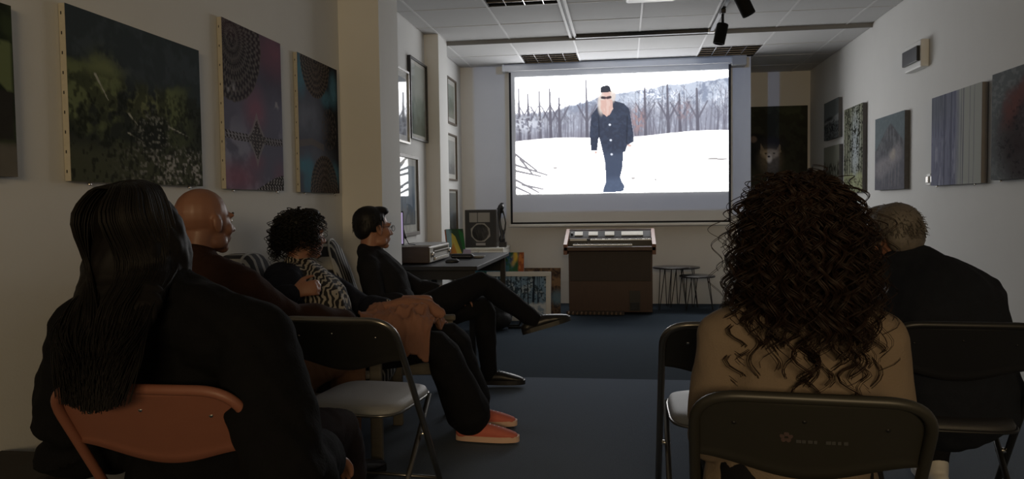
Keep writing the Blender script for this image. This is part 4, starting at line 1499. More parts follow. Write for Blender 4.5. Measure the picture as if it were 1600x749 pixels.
def torso_prims(B, J, k=0., w=1.):
    side = nrm(J['shR'] - J['shL'])
    pe, ne = J['pel'], J['neck']
    back = J.get('bow', A(0, 0, 0))
    pts = [pe, lerp(pe, ne, .30) + back * .6, lerp(pe, ne, .58) + back, lerp(pe, ne, .82) + back * .4, ne]
    rad = [(.155, .115), (.138, .100), (.150, .108), (.128, .080), (.056, .052)]
    B.chain(pts, [(a * w + k, b_ * w + k) for a, b_ in rad], side)
    for q in ('shL', 'shR'):
        B.chain([lerp(pe, ne, .93), lerp(lerp(pe, ne, .93), J[q], .6), J[q]], [.052 + k, .053 + k, .048 + k], (0, 0, 1))
        hp = J['hip' + q[-1]]
        B.chain([lerp(pe, hp, .3), hp], [.10 + k, .088 + k], side)


def arm_prims(B, J, q, k=0., upto=1., w=1.):
    sh, e, wr = J['sh' + q], J['el' + q], J['wr' + q]
    end = lerp(e, wr, upto)
    r1 = .030 + (.040 - .030) * (1 - upto)
    B.chain([sh, lerp(sh, e, .5), e, lerp(e, end, .4), end], [.047 * w + k, .043 * w + k, .036 * w + k, .037 * w + k, r1 * w + k * .8], (0, 0, 1), sub=3)


def leg_prims(B, J, q, k=0., upto=1., flare=0., w=1.):
    h, n, a = J['hip' + q], J['kn' + q], J['an' + q]
    end = lerp(n, a, upto)
    B.chain([h, lerp(h, n, .5), n, lerp(n, end, .35), end], [.088 * w + k, .075 * w + k, .056 * w + k, .054 * w + k + flare * .35, .037 * w + k + flare], (1, 0, 0), sub=3)


def shoe(parent, J, q, upper_m, sole_m, s_=1., L=(0, 0, 0), lace_m=None, sole_n=None):
    an, toe = J['an' + q], J['toe' + q]
    upn = nrm(sole_n) if sole_n is not None else A(0, 0, 1)
    d = toe - an
    d = nrm(d - upn * (d @ upn))
    sd = np.cross(d, upn)
    base = an - upn * .075 * s_
    P = lambda a, b_, c_: base + (d * a + sd * b_ + upn * c_) * s_
    B = MB().chain([P(-.05, 0, .035), P(.0, 0, .04), P(.07, 0, .042), P(.14, .002, .034), P(.185, .004, .027)],
                   [(.032 * s_, .032 * s_), (.036 * s_, .036 * s_), (.040 * s_, .036 * s_), (.043 * s_, .026 * s_), (.034 * s_, .018 * s_)], sd)
    B.chain([P(-.005, 0, .05), P(-.012, 0, .10)], [(.040 * s_, .046 * s_), (.038 * s_, .044 * s_)], sd)
    u_ = B.blob('shoe', upper_m, parent, .006, 3)
    u_.location = -A(*L)
    S2 = MB()
    out = []
    for k in range(28):
        a = 2 * math.pi * k / 28
        x = .070 + .150 * math.copysign(abs(math.cos(a)) ** .85, math.cos(a))
        wd = .036 + .011 * max(0, min(1, (x - .0) / .14))
        out.append((x - .002, wd * math.copysign(abs(math.sin(a)) ** .7, math.sin(a))))
    V = [P(a, b_, 0.) for a, b_ in out] + [P(a, b_, .026) for a, b_ in out]
    f = [tuple(range(28))[::-1], tuple(range(28, 56))] + [(k, (k + 1) % 28, 28 + (k + 1) % 28, 28 + k) for k in range(28)]
    S2.add(V, f)
    S2.build('sole', sole_m, u_)
    if lace_m is not None:
        Lc = MB()
        for k in range(5):
            a = .055 + k * .020
            h_ = .080 - k * .0062
            Lc.tube([P(a, -.026, h_ - .012), P(a + .006, 0, h_ + .003), P(a, .026, h_ - .012)], .0032 * s_, 6)
        Lc.build('laces', lace_m, u_)
    return u_


M_SKIN = mat('skin', lin(160, 114, 92), .5, var=.06, scale=12)
M_SKIN2 = mat('skin_ruddy', lin(136, 96, 78), .45, var=.07, scale=12)
M_EYE = mat('eye_white', (.7, .68, .65), .2)
M_IRIS = mat('iris_dark', (.03, .02, .015), .15)
M_BROW = mat('brow_hair', (.02, .015, .012), .8)


def eyes(root, T, R_, s_, L, brow=M_BROW):
    for x in (-1, 1):
        e = MB().ell((0, 0, 0), .0115 * s_).build('eye', M_EYE, root)
        e.location = T((x * .030, .073, .0)) - A(*L)
        i_ = MB().ell((0, 0, 0), (.0058 * s_, .003 * s_, .0058 * s_), R_, 12, 8).build('iris', M_IRIS, e)
        i_.location = R_ @ A(0, .0102 * s_, 0)
        b_ = MB().chain([T((x * .012, .094, .022)) - A(*L), T((x * .032, .090, .028)) - A(*L), T((x * .050, .078, .022)) - A(*L)], [.003, .0038, .002], sub=3, nu=8).build('eyebrow', brow, root)


def person(label, J, top_m, leg_m, shoe_m, skin=M_SKIN, sole_m=None, hs=1., cuff=(1., 1.), hands=None, flare=0., kt=.014, kl=.012, tw=1., seed=1,
           lace=None, legcut=.98, collar=None, sole_n=None, wrinkle=.003, topname='sweater'):
    J = {k_: (A(*v) if isinstance(v, tuple) else v) for k_, v in J.items()}
    L = (float(J['pel'][0]), float(J['pel'][1]), 0.)
    root = thing('person', label, 'person', L)
    B = MB()
    T, R_ = head_prims(B, J['head'], J['look'], hs, J.get('tilt', (0, 0, 1)))
    B.chain([T((0, -.022, -.03)), lerp(T((0, -.03, -.07)), J['neck'], .5), J['neck']], [.055 * hs, .052 * hs, .06 * hs], R_[:, 0])
    torso_prims(B, J, -.014, tw)
    for q in 'LR':
        arm_prims(B, J, q, 0. if cuff['LR'.index(q)] < .9 else -.004)
        leg_prims(B, J, q, -.012)
        B.chain([J['an' + q], J['an' + q] + (J['an' + q] - J['kn' + q]) * .06], [.028, .026])
        if hands and hands.get(q):
            hand_prims(B, J['wr' + q], **hands[q])
    b_ = B.blob('body', skin, root, .0062, 3)
    b_.location = -A(*L)
    eyes(root, T, R_, hs, L)
    G = MB()
    torso_prims(G, J, kt, tw)
    for i, q in enumerate('LR'):
        arm_prims(G, J, q, kt, cuff[i])
    if collar:
        G.chain([J['neck'] + R_ @ (A(math.cos(a), math.sin(a) * .95, 0) * collar[0]) + A(0, 0, collar[2]) + A(*collar[3]) for a in np.linspace(.9, 2 * math.pi + .6, 14)], [collar[1]] * 14, (0, 0, 1), sub=2)
    g_ = G.blob(topname, top_m, root, .0085, 4, folds(wrinkle, 30, seed))
    g_.location = -A(*L)
    G = MB()
    side = nrm(J['shR'] - J['shL'])
    G.chain([J['pel'] - A(0, 0, .015), J['pel'] + A(0, 0, .06)], [(.160 * tw + kl, .118 * tw + kl)] * 2, side)
    for q in 'LR':
        hp = J['hip' + q]
        G.chain([lerp(J['pel'], hp, .3), hp], [.10 + kl, .09 + kl], side)
        leg_prims(G, J, q, kl, legcut, flare)
    g_ = G.blob('trousers', leg_m, root, .0085, 4, folds(wrinkle, 26, seed + 5))
    g_.location = -A(*L)
    for q in 'LR':
        shoe(root, J, q, shoe_m, sole_m or shoe_m, 1., L, lace, (sole_n or {}).get(q))
    return root, T, R_, L


def strands(paths, radii, name, material, parent, L, sides=4, kind='stuff'):
    """many hair strands in one mesh; all paths have the same number of points"""
    P = np.asarray(paths, float)
    ns, n, _ = P.shape
    Rr = np.broadcast_to(np.asarray(radii, float), (ns, n))
    T = np.gradient(P, axis=1)
    T /= np.linalg.norm(T, axis=2)[..., None] + 1e-9
    ref = np.array([.31, .52, .79])
    N = np.cross(T, ref)
    N /= np.linalg.norm(N, axis=2)[..., None] + 1e-9
    Bn = np.cross(T, N)
    ang = np.arange(sides) * 2 * math.pi / sides
    V = P[:, :, None] + Rr[..., None, None] * (np.cos(ang)[None, None, :, None] * N[:, :, None] + np.sin(ang)[None, None, :, None] * Bn[:, :, None])
    V = V.reshape(-1, 3) - A(*L)
    i, j, k = np.meshgrid(np.arange(ns), np.arange(n - 1), np.arange(sides), indexing='ij')
    l = (k + 1) % sides
    b0, b1 = (i * n + j) * sides, (i * n + j + 1) * sides
    F = np.stack([b0 + k, b0 + l, b1 + l, b1 + k], -1).reshape(-1, 4)
    me = bpy.data.meshes.new(name)
    me.vertices.add(len(V)); me.vertices.foreach_set('co', V.ravel())
    me.loops.add(F.size); me.loops.foreach_set('vertex_index', F.ravel().astype(np.int32))
    me.polygons.add(len(F)); me.polygons.foreach_set('loop_start', np.arange(0, F.size, 4, dtype=np.int32))
    me.polygons.foreach_set('use_smooth', np.ones(len(F), bool))
    me.update(calc_edges=True)
    me.validate()
    o = link(name, me, material, parent)
    if kind: o['kind'] = kind
    return o


def curly(T, n, length, out_r, seed, helix=.012, turns=6., drop=1., face=.35, npt=46, zmin=-.2, r=.0022):
    """curly locks in head space -> world paths. length (lo, hi)"""
    g = np.random.default_rng(seed)
    res = []
    while len(res) < n:
        d = g.normal(size=3)
        d /= np.linalg.norm(d)
        if d[2] < zmin or (d[1] > face and d[2] < .62):
            continue
        root_ = A(0, -.018, .03) + d * A(.072, .092, .084)
        Ln = g.uniform(*length)
        s_ = np.linspace(0, 1, npt)
        hor = A(d[0], d[1] - .12, 0)
        hor = hor / (np.linalg.norm(hor) + 1e-6)
        sp = out_r * g.uniform(.35, 1.1)
        # rise out of the scalp, then fall
        px = root_[None] + d[None] * (sp * (1 - np.exp(-s_ * 5)))[:, None] + hor[None] * (sp * .55 * np.sin(np.clip(s_ * 1.7, 0, 1) * 1.5))[:, None]
        px[:, 2] -= Ln * drop * np.clip(s_ - .10, 0, 1) ** 1.25
        amp = helix * g.uniform(.6, 1.35) * np.clip(s_ * 4, .25, 1) * (.75 + .6 * s_)
        ph, tn = g.uniform(0, 6.28), turns * Ln / .3 * g.uniform(.75, 1.25) * g.choice([-1, 1])
        a = hor
        b_ = np.cross(a, A(0, 0, 1))
        th = ph + tn * 6.283 * s_
        px = px + amp[:, None] * (np.cos(th)[:, None] * a[None] + np.sin(th)[:, None] * b_[None]) + g.normal(size=3)[None] * .006 * s_[:, None]
        res.append(px)
    W = np.array(res)
    return np.einsum('ij,snj->sni', T[1], W) + T[0]


def cap_hair(root, T, R_, hs, L, material, extra, voxel=.006, name='hair'):
    B = MB()
    for p, r in extra:
        B.ell(T(p), A(*r) * hs, R_)
    o = B.blob(name, material, root, voxel, 3)
    o.location = -A(*L)
    return o


# ---- man with glasses in the striped armchair
M_BLK_CLOTH = mat('black_knit', (.014, .014, .017), .9, var=.2, bump=.5, bscale=220, spec=.15)
M_BLK_TROU = mat('black_denim', (.010, .010, .012), .9, var=.2, bump=.4, bscale=260, spec=.15)
M_SHOE_B = mat('black_leather', (.012, .011, .011), .4, var=.2)
J = dict(pel=(-1.27, 4.17, .47), neck=(-1.43, 4.215, .835), head=(-1.405, 4.245, .972), look=(.72, .69, .0), tilt=(-.12, 0, 1),
         shR=(-1.375, 4.045, .765), shL=(-1.455, 4.375, .765), elR=(-1.30, 3.94, .585), elL=(-1.21, 4.50, .60), wrR=(-1.03, 3.97, .598), wrL=(-.99, 4.44, .585),
         hipR=(-1.24, 4.08, .455), hipL=(-1.26, 4.27, .45), knR=(-.80, 4.33, .655), knL=(-.83, 4.50, .50), anR=(-.535, 4.48, .43), anL=(-.81, 4.56, .095),
         toeR=(-.34, 4.52, .49), toeL=(-.58, 4.58, .02), bow=(.04, 0, 0))
root, T, R_, L = person('man in black with glasses and bare forearms sitting cross-legged in a striped armchair', J, M_BLK_CLOTH, M_BLK_TROU, M_SHOE_B, cuff=(.45, .40), kt=.016,
                        hands=dict(R=dict(d=(.75, .05, -.66), n=(-.62, 0, -.78), th=(.1, .98, 0), curl=.28), L=dict(d=(.9, -.1, -.3), n=(-.2, 0, -1), th=(0, -1, 0), curl=.3)), seed=3,
                        sole_n={'R': (-.28, .0, .96)}, legcut=1.05, lace=M_BLACK)
M_HB = mat('hair_black', (.007, .006, .0055), .55, spec=.3, var=.3, scale=60)
cap_hair(root, T, R_, 1., L, M_HB, [((0, -.030, .052), (.083, .096, .080)), ((0, .035, .098), (.060, .058, .030)), ((0, -.072, .0), (.072, .045, .062)), ((-.062, -.03, .02), (.02, .05, .045)), ((.062, -.03, .02), (.02, .05, .045)), ((0, .05, .105), (.045, .035, .02))])
hp = curly((lambda *_: 0, R_) and (T((0, 0, 0)), R_), 260, (.04, .07), .012, 5, helix=.002, turns=1, zmin=-.1, face=.45, npt=8)
strands(hp, np.linspace(.003, .001, 8)[None], 'hair_tuft', M_HB, root, L)
g_ = MB()
for x in (-1, 1):
    g_.tube([T((x * .031 + .022 * math.cos(a), .104, -.002 + .017 * math.sin(a))) - A(*L) for a in np.linspace(0, 6.283, 17)[:-1]], .0013, 6, closed=True)
    g_.tube([T((x * .053, .103, .004)) - A(*L), T((x * .076, .085, .004)) - A(*L), T((x * .082, .0, .004)) - A(*L), T((x * .083, -.02, -.012)) - A(*L)], .0015, 6)
g_.tube([T((-.009, .105, .003)) - A(*L), T((0, .111, .006)) - A(*L), T((.009, .105, .003)) - A(*L)], .0013, 6)
gl = g_.build('glasses', M_BLACKM, root)
for x in (-1, 1):
    l_ = MB().lathe([(.001, 0), (.021, 0), (.021, .0012), (.001, .0012)], 20, M=Matrix.Rotation(0, 4, 'X'), axis='Y').build('lens', mat_glass(), gl)
    l_.matrix_local = Matrix.Translation(Vector((T((x * .031, .104, -.002)) - A(*L)).tolist())) @ Matrix(R_.tolist()).to_4x4()

# ---- woman with short curly hair, patterned blouse
mb_ = bpy.data.materials.new('patterned_blouse')
mb_.use_nodes = True
n3 = mb_.node_tree
bb = n3.nodes['Principled BSDF']
bb.inputs['Roughness'].default_value = .8
tc3 = n3.nodes.new('ShaderNodeTexCoord')
wv3 = n3.nodes.new('ShaderNodeTexWave')
wv3.bands_direction = 'X'
wv3.inputs['Scale'].default_value = 17
wv3.inputs['Distortion'].default_value = 7
wv3.inputs['Detail'].default_value = 1
wv3.inputs['Detail Scale'].default_value = 1.6
cr3 = n3.nodes.new('ShaderNodeValToRGB')
cr3.color_ramp.elements[0].position, cr3.color_ramp.elements[0].color = .52, (.014, .012, .012, 1)
cr3.color_ramp.elements[1].position, cr3.color_ramp.elements[1].color = .64, (.40, .36, .30, 1)
n3.links.new(tc3.outputs['Object'], wv3.inputs['Vector'])
n3.links.new(wv3.outputs['Fac'], cr3.inputs[0])
n3.links.new(cr3.outputs[0], bb.inputs['Base Color'])
M_NAVY = mat('navy_cardigan', (.014, .016, .026), .9, var=.2, bump=.5, bscale=200, spec=.15)
M_PINK = mat('pink_canvas_shoe', lin(206, 112, 96), .75, var=.08, bump=.3, bscale=300)
M_RUB = mat('cream_rubber', lin(222, 186, 164), .6)
J = dict(pel=(-1.33, 3.40, .46), neck=(-1.50, 3.40, .83), head=(-1.475, 3.43, .968), look=(.66, .75, -.02), tilt=(-.1, 0, 1),
         shR=(-1.475, 3.245, .765), shL=(-1.50, 3.555, .765), elR=(-1.52, 3.06, .665), elL=(-1.27, 3.66, .60), wrR=(-1.385, 3.10, .742), wrL=(-1.10, 3.50, .625),
         hipR=(-1.29, 3.31, .44), hipL=(-1.30, 3.49, .44), knR=(-.82, 3.34, .475), knL=(-.82, 3.58, .48), anR=(-.70, 3.49, .085), anL=(-.745, 3.73, .085),
         toeR=(-.48, 3.49, .02), toeL=(-.53, 3.75, .02), bow=(.05, 0, 0))
root, T, R_, L = person('woman with short dark curly hair, patterned blouse, black trousers and pink sneakers', J, mb_, M_BLK_TROU, M_PINK, sole_m=M_RUB, hs=.95, cuff=(.9, .9), flare=.055, kt=.012, tw=.95,
                        hands=dict(R=dict(d=(.75, .35, .15), n=(.2, .9, -.1), th=(-.1, .2, 1), curl=.55, s_=.92), L=dict(d=(.95, -.25, -.15), n=(0, -.2, -1), th=(.1, -1, 0), curl=.35, s_=.92)),
                        seed=9, lace=M_WHITE, topname='blouse', legcut=.86)
C = MB()
Jn = {k_: (A(*v) if isinstance(v, tuple) else v) for k_, v in J.items()}
for q in 'LR':
    arm_prims(C, Jn, q, .024, .86)
    C.chain([lerp(Jn['sh' + q], Jn['neck'], .35), Jn['sh' + q]], [.062, .072], (0, 0, 1))
    s0 = lerp(Jn['sh' + q], Jn['neck'], .2)
    side = nrm(Jn['sh' + q] - Jn['neck'])
    C.chain([s0 + A(-.04, 0, 0), lerp(s0, Jn['hip' + q], .5) + A(-.07, 0, 0) + A(0, side[1] * .03, 0), Jn['hip' + q] + A(-.10, side[1] * .05, .02)], [(.085, .075), (.095, .08), (.09, .08)], (0, 1, 0))
o = C.blob('cardigan', M_NAVY, root, .009, 4, folds(.003, 30, 8))
o.location = -A(*L)
cap_hair(root, T, R_, .95, L, M_HB, [((0, -.035, .045), (.086, .098, .086)), ((0, -.08, -.01), (.075, .05, .07)), ((0, .03, .105), (.065, .055, .03))])
hp = curly((T((0, 0, 0)), R_ * .95), 620, (.05, .15), .042, 15, helix=.010, turns=9, zmin=-.45, face=.42, npt=30)
strands(hp, np.linspace(.0026, .0010, 30)[None], 'curls', M_HB, root, L)

# tan coat over her lap
t = thing('coat', 'crumpled tan coat lying over the lap of the woman in pink sneakers', 'coat', (-1.0, 3.40, .5))
nu_, nv_ = 80, 80
u, v = np.meshgrid(np.linspace(0, 1, nu_), np.linspace(0, 1, nv_))
fo = fbm(u, v, 4, 5, 4, 77)
rid = 1 - np.abs(2 * fbm(u + 0 * v, v, 5, 4, 3, 78) - 1)
edge = np.minimum(np.minimum(u, 1 - u), np.minimum(v, 1 - v))
wob = fbm(u, v, 3, 3, 3, 79) - .5
X = -.165 + .34 * u + .06 * wob
Y = -.20 + .42 * v + .05 * (fbm(u, v, 3, 3, 3, 80) - .5)
Z = .072 + .055 * np.sin(v * 3.14) + .085 * (fo - .5) + .045 * (rid - .7) - .10 * (1 - sst(0, .22, v)) - .05 * sst(.8, 1, u)
co = np.stack([X, Y, Z], -1).reshape(-1, 3)
idx = np.arange(nu_ * nv_).reshape(nv_, nu_)
fq = np.stack([idx[:-1, :-1], idx[:-1, 1:], idx[1:, 1:], idx[1:, :-1]], -1).reshape(-1, 4)
o = MB().add(co, fq.tolist(), True).build('coat_cloth', mat('tan_cloth', lin(146, 104, 86), .9, var=.12, bump=.3, bscale=150), t)
sd_ = o.modifiers.new('thickness', 'SOLIDIFY')
sd_.thickness = .010
B = MB()
B.chain([(-.14, .08, .115), (-.02, .12, .14), (.10, .10, .125), (.16, .08, .095)], [.030, .034, .032, .026], (0, 0, 1))
B.blob('coat_sleeve', mat('tan_cloth'), t, .008, 3, folds(.004, 60, 2))

# ---- bald man
M_BROWN = mat('brown_jacket', lin(52, 34, 27), .9, var=.2, bump=.4, bscale=150, spec=.15)
M_KHAKI = mat('khaki_trousers', lin(112, 82, 62), .9, var=.12, bump=.3, bscale=220, spec=.15)
J = dict(pel=(-1.39, 2.50, .49), neck=(-1.485, 2.51, .905), head=(-1.465, 2.56, 1.055), look=(.45, .89, -.02), tilt=(-.04, 0, 1),
         shR=(-1.28, 2.44, .835), shL=(-1.60, 2.62, .835), elR=(-1.19, 2.62, .69), elL=(-1.60, 2.80, .62), wrR=(-1.06, 2.83, .655), wrL=(-1.36, 2.95, .585),
         hipR=(-1.31, 2.50, .475), hipL=(-1.45, 2.58, .475), knR=(-1.09, 2.93, .51), knL=(-1.30, 2.97, .50), anR=(-1.08, 2.86, .09), anL=(-1.30, 2.88, .09),
         toeR=(-1.01, 3.02, .02), toeL=(-1.24, 3.05, .02), bow=(-.02, -.03, 0))
root, T, R_, L = person('bald man in a dark brown jacket and khaki trousers sitting by the left wall', J, M_BROWN, M_KHAKI, M_SHOE_B, skin=M_SKIN2, kt=.03, cuff=(1, 1), tw=1.05,
                        hands=dict(R=dict(d=(.55, .75, -.1), n=(0, 0, -1), th=(-.8, .5, 0), curl=.35), L=dict(d=(.7, .5, -.2), n=(0, 0, -1), th=(.5, -.7, 0), curl=.3)), seed=12, collar=(.085, .020, .0, (0, 0, 0)), wrinkle=.005, topname='jacket')

# ---- long-haired woman on the coral chair
M_DJ = mat('dark_jacket', (.0045, .0045, .0055), .92, var=.2, bump=.4, bscale=150, spec=.12)
M_GREYT2 = mat('charcoal_trousers', lin(46, 40, 43), .9, var=.15, bump=.3, bscale=220, spec=.12)
J = dict(pel=(-.967, 1.73, .49), neck=(-1.045, 1.62, .895), head=(-1.08, 1.625, 1.035), look=(.12, .99, 0), tilt=(-.05, 0, 1),
         shR=(-.805, 1.585, .815), shL=(-1.22, 1.62, .81), elR=(-.66, 1.44, .54), elL=(-1.295, 1.62, .55), wrR=(-.70, 1.66, .53), wrL=(-1.10, 1.82, .555),
         hipR=(-.88, 1.72, .475), hipL=(-1.05, 1.72, .475), knR=(-.80, 2.04, .475), knL=(-1.06, 2.04, .475), anR=(-.78, 2.08, .09), anL=(-1.05, 2.08, .09),
         toeR=(-.74, 2.27, .02), toeL=(-1.05, 2.28, .02), bow=(0, .01, 0))
root, T, R_, L = person('woman with very long straight black hair in a dark jacket on the coral chair', J, M_DJ, M_GREYT2, M_SHOE_B, hs=.95, kt=.045, kl=.018, cuff=(1, 1), tw=.95,
                        hands=dict(R=dict(d=(.3, .8, -.3), n=(0, 0, -1), th=(-.8, .3, 0), curl=.4, s_=.92), L=dict(d=(.7, .5, -.3), n=(0, 0, -1), th=(.5, -.7, 0), curl=.4, s_=.92)), seed=22, wrinkle=.006, topname='jacket')
M_HL = mat('hair_long_black', (.0055, .0042, .0036), .6, spec=.22, var=.3, scale=80, stretch=(1, 1, .1))
tgt0 = A(-1.005, 1.352, .715)
B = MB()
B.ell(T((0, -.024, .038)), A(.080, .099, .084), R_).ell(T((0, -.035, -.05)), A(.084, .078, .10), R_)
for x in (-1, 1):
    B.ell(T((x * .070, .008, -.06)), A(.026, .058, .120), R_)
hb = T((0, -.06, 0))
B.chain([T((0, -.05, .0)), T((-.01, -.085, -.11)), A(-1.055, 1.48, .88), A(-1.04, 1.40, .80), A(-1.025, 1.365, .745)], [(.084, .070), (.100, .055), (.104, .040), (.080, .020), (.040, .009)], R_[:, 0])
o = B.blob('hair', M_HL, root, .007, 4, folds(.0018, 90, 3))
o.location = -A(*L)
paths = []
g = np.random.default_rng(33)
for k in range(1300):
    a = g.uniform(-1, 1)
    lay = g.random()
    # root along the parting, down over the skull, nape, shoulders, tip
    fr_ = g.uniform(-.75, .5)
    r0 = T(A(a * .018, -.024 + fr_ * .09, .038 + .099 * math.sqrt(max(0, 1 - (fr_ * .83) ** 2))))
    ph = (math.pi / 2) * (.25 + abs(a) * .75) * math.copysign(1, a)
    d1 = A(math.sin(ph) * .078, -.024 + min(.045, fr_ * .09 * .6) - .112 * math.cos(ph), .045)
    p1 = T(d1 * (1.04 + .05 * lay))
    p05 = T(A(math.sin(ph) * .058, -.024 + fr_ * .05 - .070 * math.cos(ph), .112) * (1 + .03 * lay))
    d2 = A(math.sin(ph) * .086, -.03 + (.03 if fr_ > .2 else -.0) - .108 * math.cos(ph), -.06)
    p2 = T(d2 * (1.04 + .05 * lay))
    cx = -1.055
    p3 = A(cx + a * .096, 1.475 - .050 * math.cos(a * 1.3) - .008 * lay, .885 + g.normal() * .006)
    e_z = .705 + .11 * g.random() ** 2 + .02 * abs(a)
    end = A(-1.02 + a * .062 + g.normal() * .008, 1.356 - .012 * g.random(), e_z)
    p4 = lerp(p3, end, .5) + A(a * .010, -.010, 0)
    P = np.array([r0, p05, p1, p2, p3, p4, end])
    s_ = np.linspace(0, 6 - 1e-6, 24)
    i0 = s_.astype(int)
    f_ = (s_ - i0)[:, None]
    Pp = np.vstack([2 * P[0] - P[1], P, 2 * P[-1] - P[-2]])
    q0, q1, q2, q3 = Pp[i0], Pp[i0 + 1], Pp[i0 + 2], Pp[i0 + 3]
    paths.append(.5 * ((2 * q1) + (-q0 + q2) * f_ + (2 * q0 - 5 * q1 + 4 * q2 - q3) * f_ ** 2 + (-q0 + 3 * q1 - 3 * q2 + q3) * f_ ** 3))
strands(paths, np.linspace(.0024, .0008, 24)[None], 'hair_strands', M_HL, root, L)

# ---- curly-haired woman in beige
M_BEIGE = mat('beige_knit', lin(120, 106, 92), .9, var=.05, bump=.35, bscale=260, spec=.15)
J = dict(pel=(0.360, 1.730, .48), neck=(0.360, 1.665, .885), head=(0.360, 1.690, 1.03), look=(-.10, 1, 0),
         shL=(0.210, 1.665, .815), shR=(0.510, 1.665, .815), elL=(0.180, 1.690, .60), elR=(0.545, 1.690, .60), wrL=(0.230, 1.870, .535), wrR=(0.475, 1.910, .53),
         hipL=(0.275, 1.750, .475), hipR=(0.445, 1.750, .475), knL=(0.260, 2.090, .50), knR=(0.455, 2.090, .50), anL=(0.265, 2.110, .09), anR=(0.455, 2.110, .09),
         toeL=(0.245, 2.300, .02), toeR=(0.465, 2.300, .02), bow=(0, -.03, 0))
root, T, R_, L = person('woman with long brown curls in a beige sweater on the olive-grey chair', J, M_BEIGE, M_BLK_TROU, M_SHOE_B, hs=.95, kt=.014, cuff=(.97, .97), tw=.97,
                        hands=dict(L=dict(d=(-.1, .75, -.3), n=(0, -.2, -1), th=(1, 0, 0), curl=.45, s_=.92), R=dict(d=(-.5, .7, -.2), n=(0, 0, -1), th=(-1, -.3, 0), curl=.4, s_=.92)), seed=31, wrinkle=.0035)
M_HC = mat('hair_brown_curls', (.020, .0100, .0060), .5, spec=.3, var=.4, scale=40)
B = MB()
B.ell(T((0, -.03, .025)), A(.098, .108, .090), R_).ell(T((0, -.06, -.06)), A(.105, .085, .13), R_).ell(T((0, -.06, -.15)), A(.10, .055, .07), R_)
o = B.blob('hair', M_HC, root, .008, 3, folds(.0025, 90, 6))
o.location = -A(*L)
def bundle(P, k, spread, seed):
    g = np.random.default_rng(seed)
    off = g.normal(size=(len(P), k, 1, 3)) * spread
    tw = np.linspace(.6, 1.15, P.shape[1])[None, None, :, None]
    return (P[:, None] + off * tw).reshape(-1, P.shape[1], 3)


hp = curly((T((0, 0, 0)), R_), 330, (.16, .385), .048, 41, helix=.0115, turns=5.0, zmin=-.45, face=.30, npt=48)
hp = np.concatenate([hp, curly((T((0, 0, 0)), R_), 230, (.10, .24), .034, 47, helix=.011, turns=5, zmin=.5, face=.75, npt=48)])
strands(bundle(hp, 6, .0026, 1), (np.linspace(.0013, .0006, 48))[None], 'curls', M_HC, root, L, 3)
hp = curly((T((0, 0, 0)), R_), 150, (.10, .36), .062, 43, helix=.013, turns=5, zmin=-.3, face=.30, npt=48)
strands(bundle(hp, 2, .0015, 2), (np.linspace(.0009, .0005, 48))[None], 'loose_curls', M_HC, root, L, 3)

t = thing('handbag', 'small dark handbag with gold chain in the lap of the woman in beige', 'handbag', (.225, 1.87, .49))
MB().box((-.055, -.03, .0), (.075, .08, .055), .018).build('bag', mat('bag_brown', (.02, .014, .012), .45, var=.2), t)
cp = [A(-.04 + .10 * s_, -.035 - .012 * math.sin(s_ * 3.1), .05 + .025 * math.sin(s_ * 3.1)) for s_ in np.linspace(0, 1, 15)]
M_GOLD = mat('gold', (.75, .55, .25), .25, metal=1.)
for k in range(14):
    m_ = lerp(cp[k], cp[k + 1], .5)
    dd = nrm(cp[k + 1] - cp[k])
    nn = nrm(np.cross(dd, A(0, 0, 1) if k % 2 else A(0, 1, .3)))
    MB().tube([m_ + dd * .0062 * math.cos(a) + nn * .0035 * math.sin(a) for a in np.arange(10) * .6283], .0012, 6, closed=True).build('chain_link', M_GOLD, t)

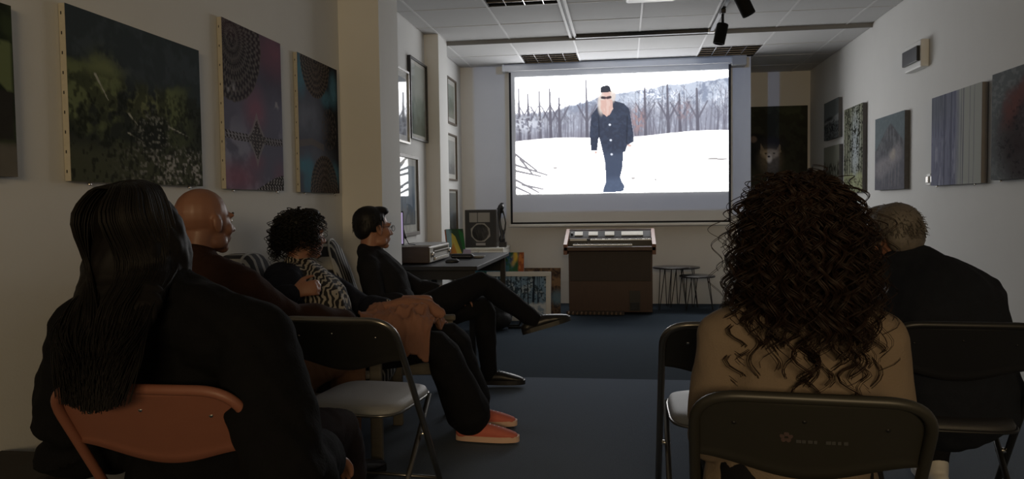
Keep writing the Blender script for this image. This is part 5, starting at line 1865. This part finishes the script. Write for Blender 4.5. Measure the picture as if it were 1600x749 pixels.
# ---- man in the dark jacket
M_NAVYJ = mat('navy_jacket', (.010, .012, .018), .9, var=.2, bump=.4, bscale=150, spec=.15)
J = dict(pel=(1.020, 2.620, .49), neck=(0.960, 2.780, .845), head=(0.915, 2.835, .962), look=(-.35, .93, -.12), tilt=(-.10, .1, 1),
         shL=(0.790, 2.780, .765), shR=(1.135, 2.720, .775), elL=(0.790, 2.880, .55), elR=(1.200, 2.840, .55), wrL=(0.890, 3.080, .58), wrR=(1.070, 3.070, .57),
         hipL=(0.940, 2.640, .475), hipR=(1.110, 2.640, .475), knL=(0.890, 3.050, .50), knR=(1.150, 3.050, .50), anL=(0.890, 3.080, .09), anR=(1.160, 3.080, .09),
         toeL=(0.850, 3.280, .02), toeR=(1.170, 3.280, .02), bow=(.02, -.04, .01))
root, T, R_, L = person('grey-haired man in a dark navy jacket leaning forward on the black chair', J, M_NAVYJ, M_BLK_TROU, mat('white_shoe', (.6, .58, .55), .6), kt=.05, cuff=(1, 1), tw=1.08, skin=M_SKIN2,
                        hands=dict(L=dict(d=(.6, .5, -.2), n=(.2, 0, -1), th=(.5, -.7, 0), curl=.5), R=dict(d=(-.7, .4, -.1), n=(0, 0, -1), th=(-.5, -.7, 0), curl=.5)), seed=44, collar=(.088, .030, .012, (.01, -.015, 0)), wrinkle=.006, topname='jacket')
M_HG = mat('hair_grey', (.115, .10, .088), .6, var=.5, scale=120)
cap_hair(root, T, R_, 1., L, M_HG, [((0, -.028, .046), (.080, .094, .078)), ((0, -.07, .0), (.070, .045, .062)), ((0, .03, .095), (.06, .055, .028))])
hp = curly((T((0, 0, 0)), R_), 1500, (.012, .02), .012, 55, helix=.0, turns=1, zmin=-.35, face=.5, npt=5, drop=.8)
strands(hp, np.linspace(.0016, .0007, 5)[None], 'hair_tuft', M_HG, root, L, 3)
t = MB().chain([lerp(A(*J['neck']), A(*J['head']), .25) + R_ @ (A(math.cos(a), math.sin(a), 0) * .066) for a in np.linspace(0, 6.1, 14)], [(.012, .022)] * 14, (0, 0, 1), sub=2).blob('scarf', mat('grey_scarf', lin(110, 108, 100), .9, bump=.4, bscale=200), root, .007, 3)
t.location = -A(*L)
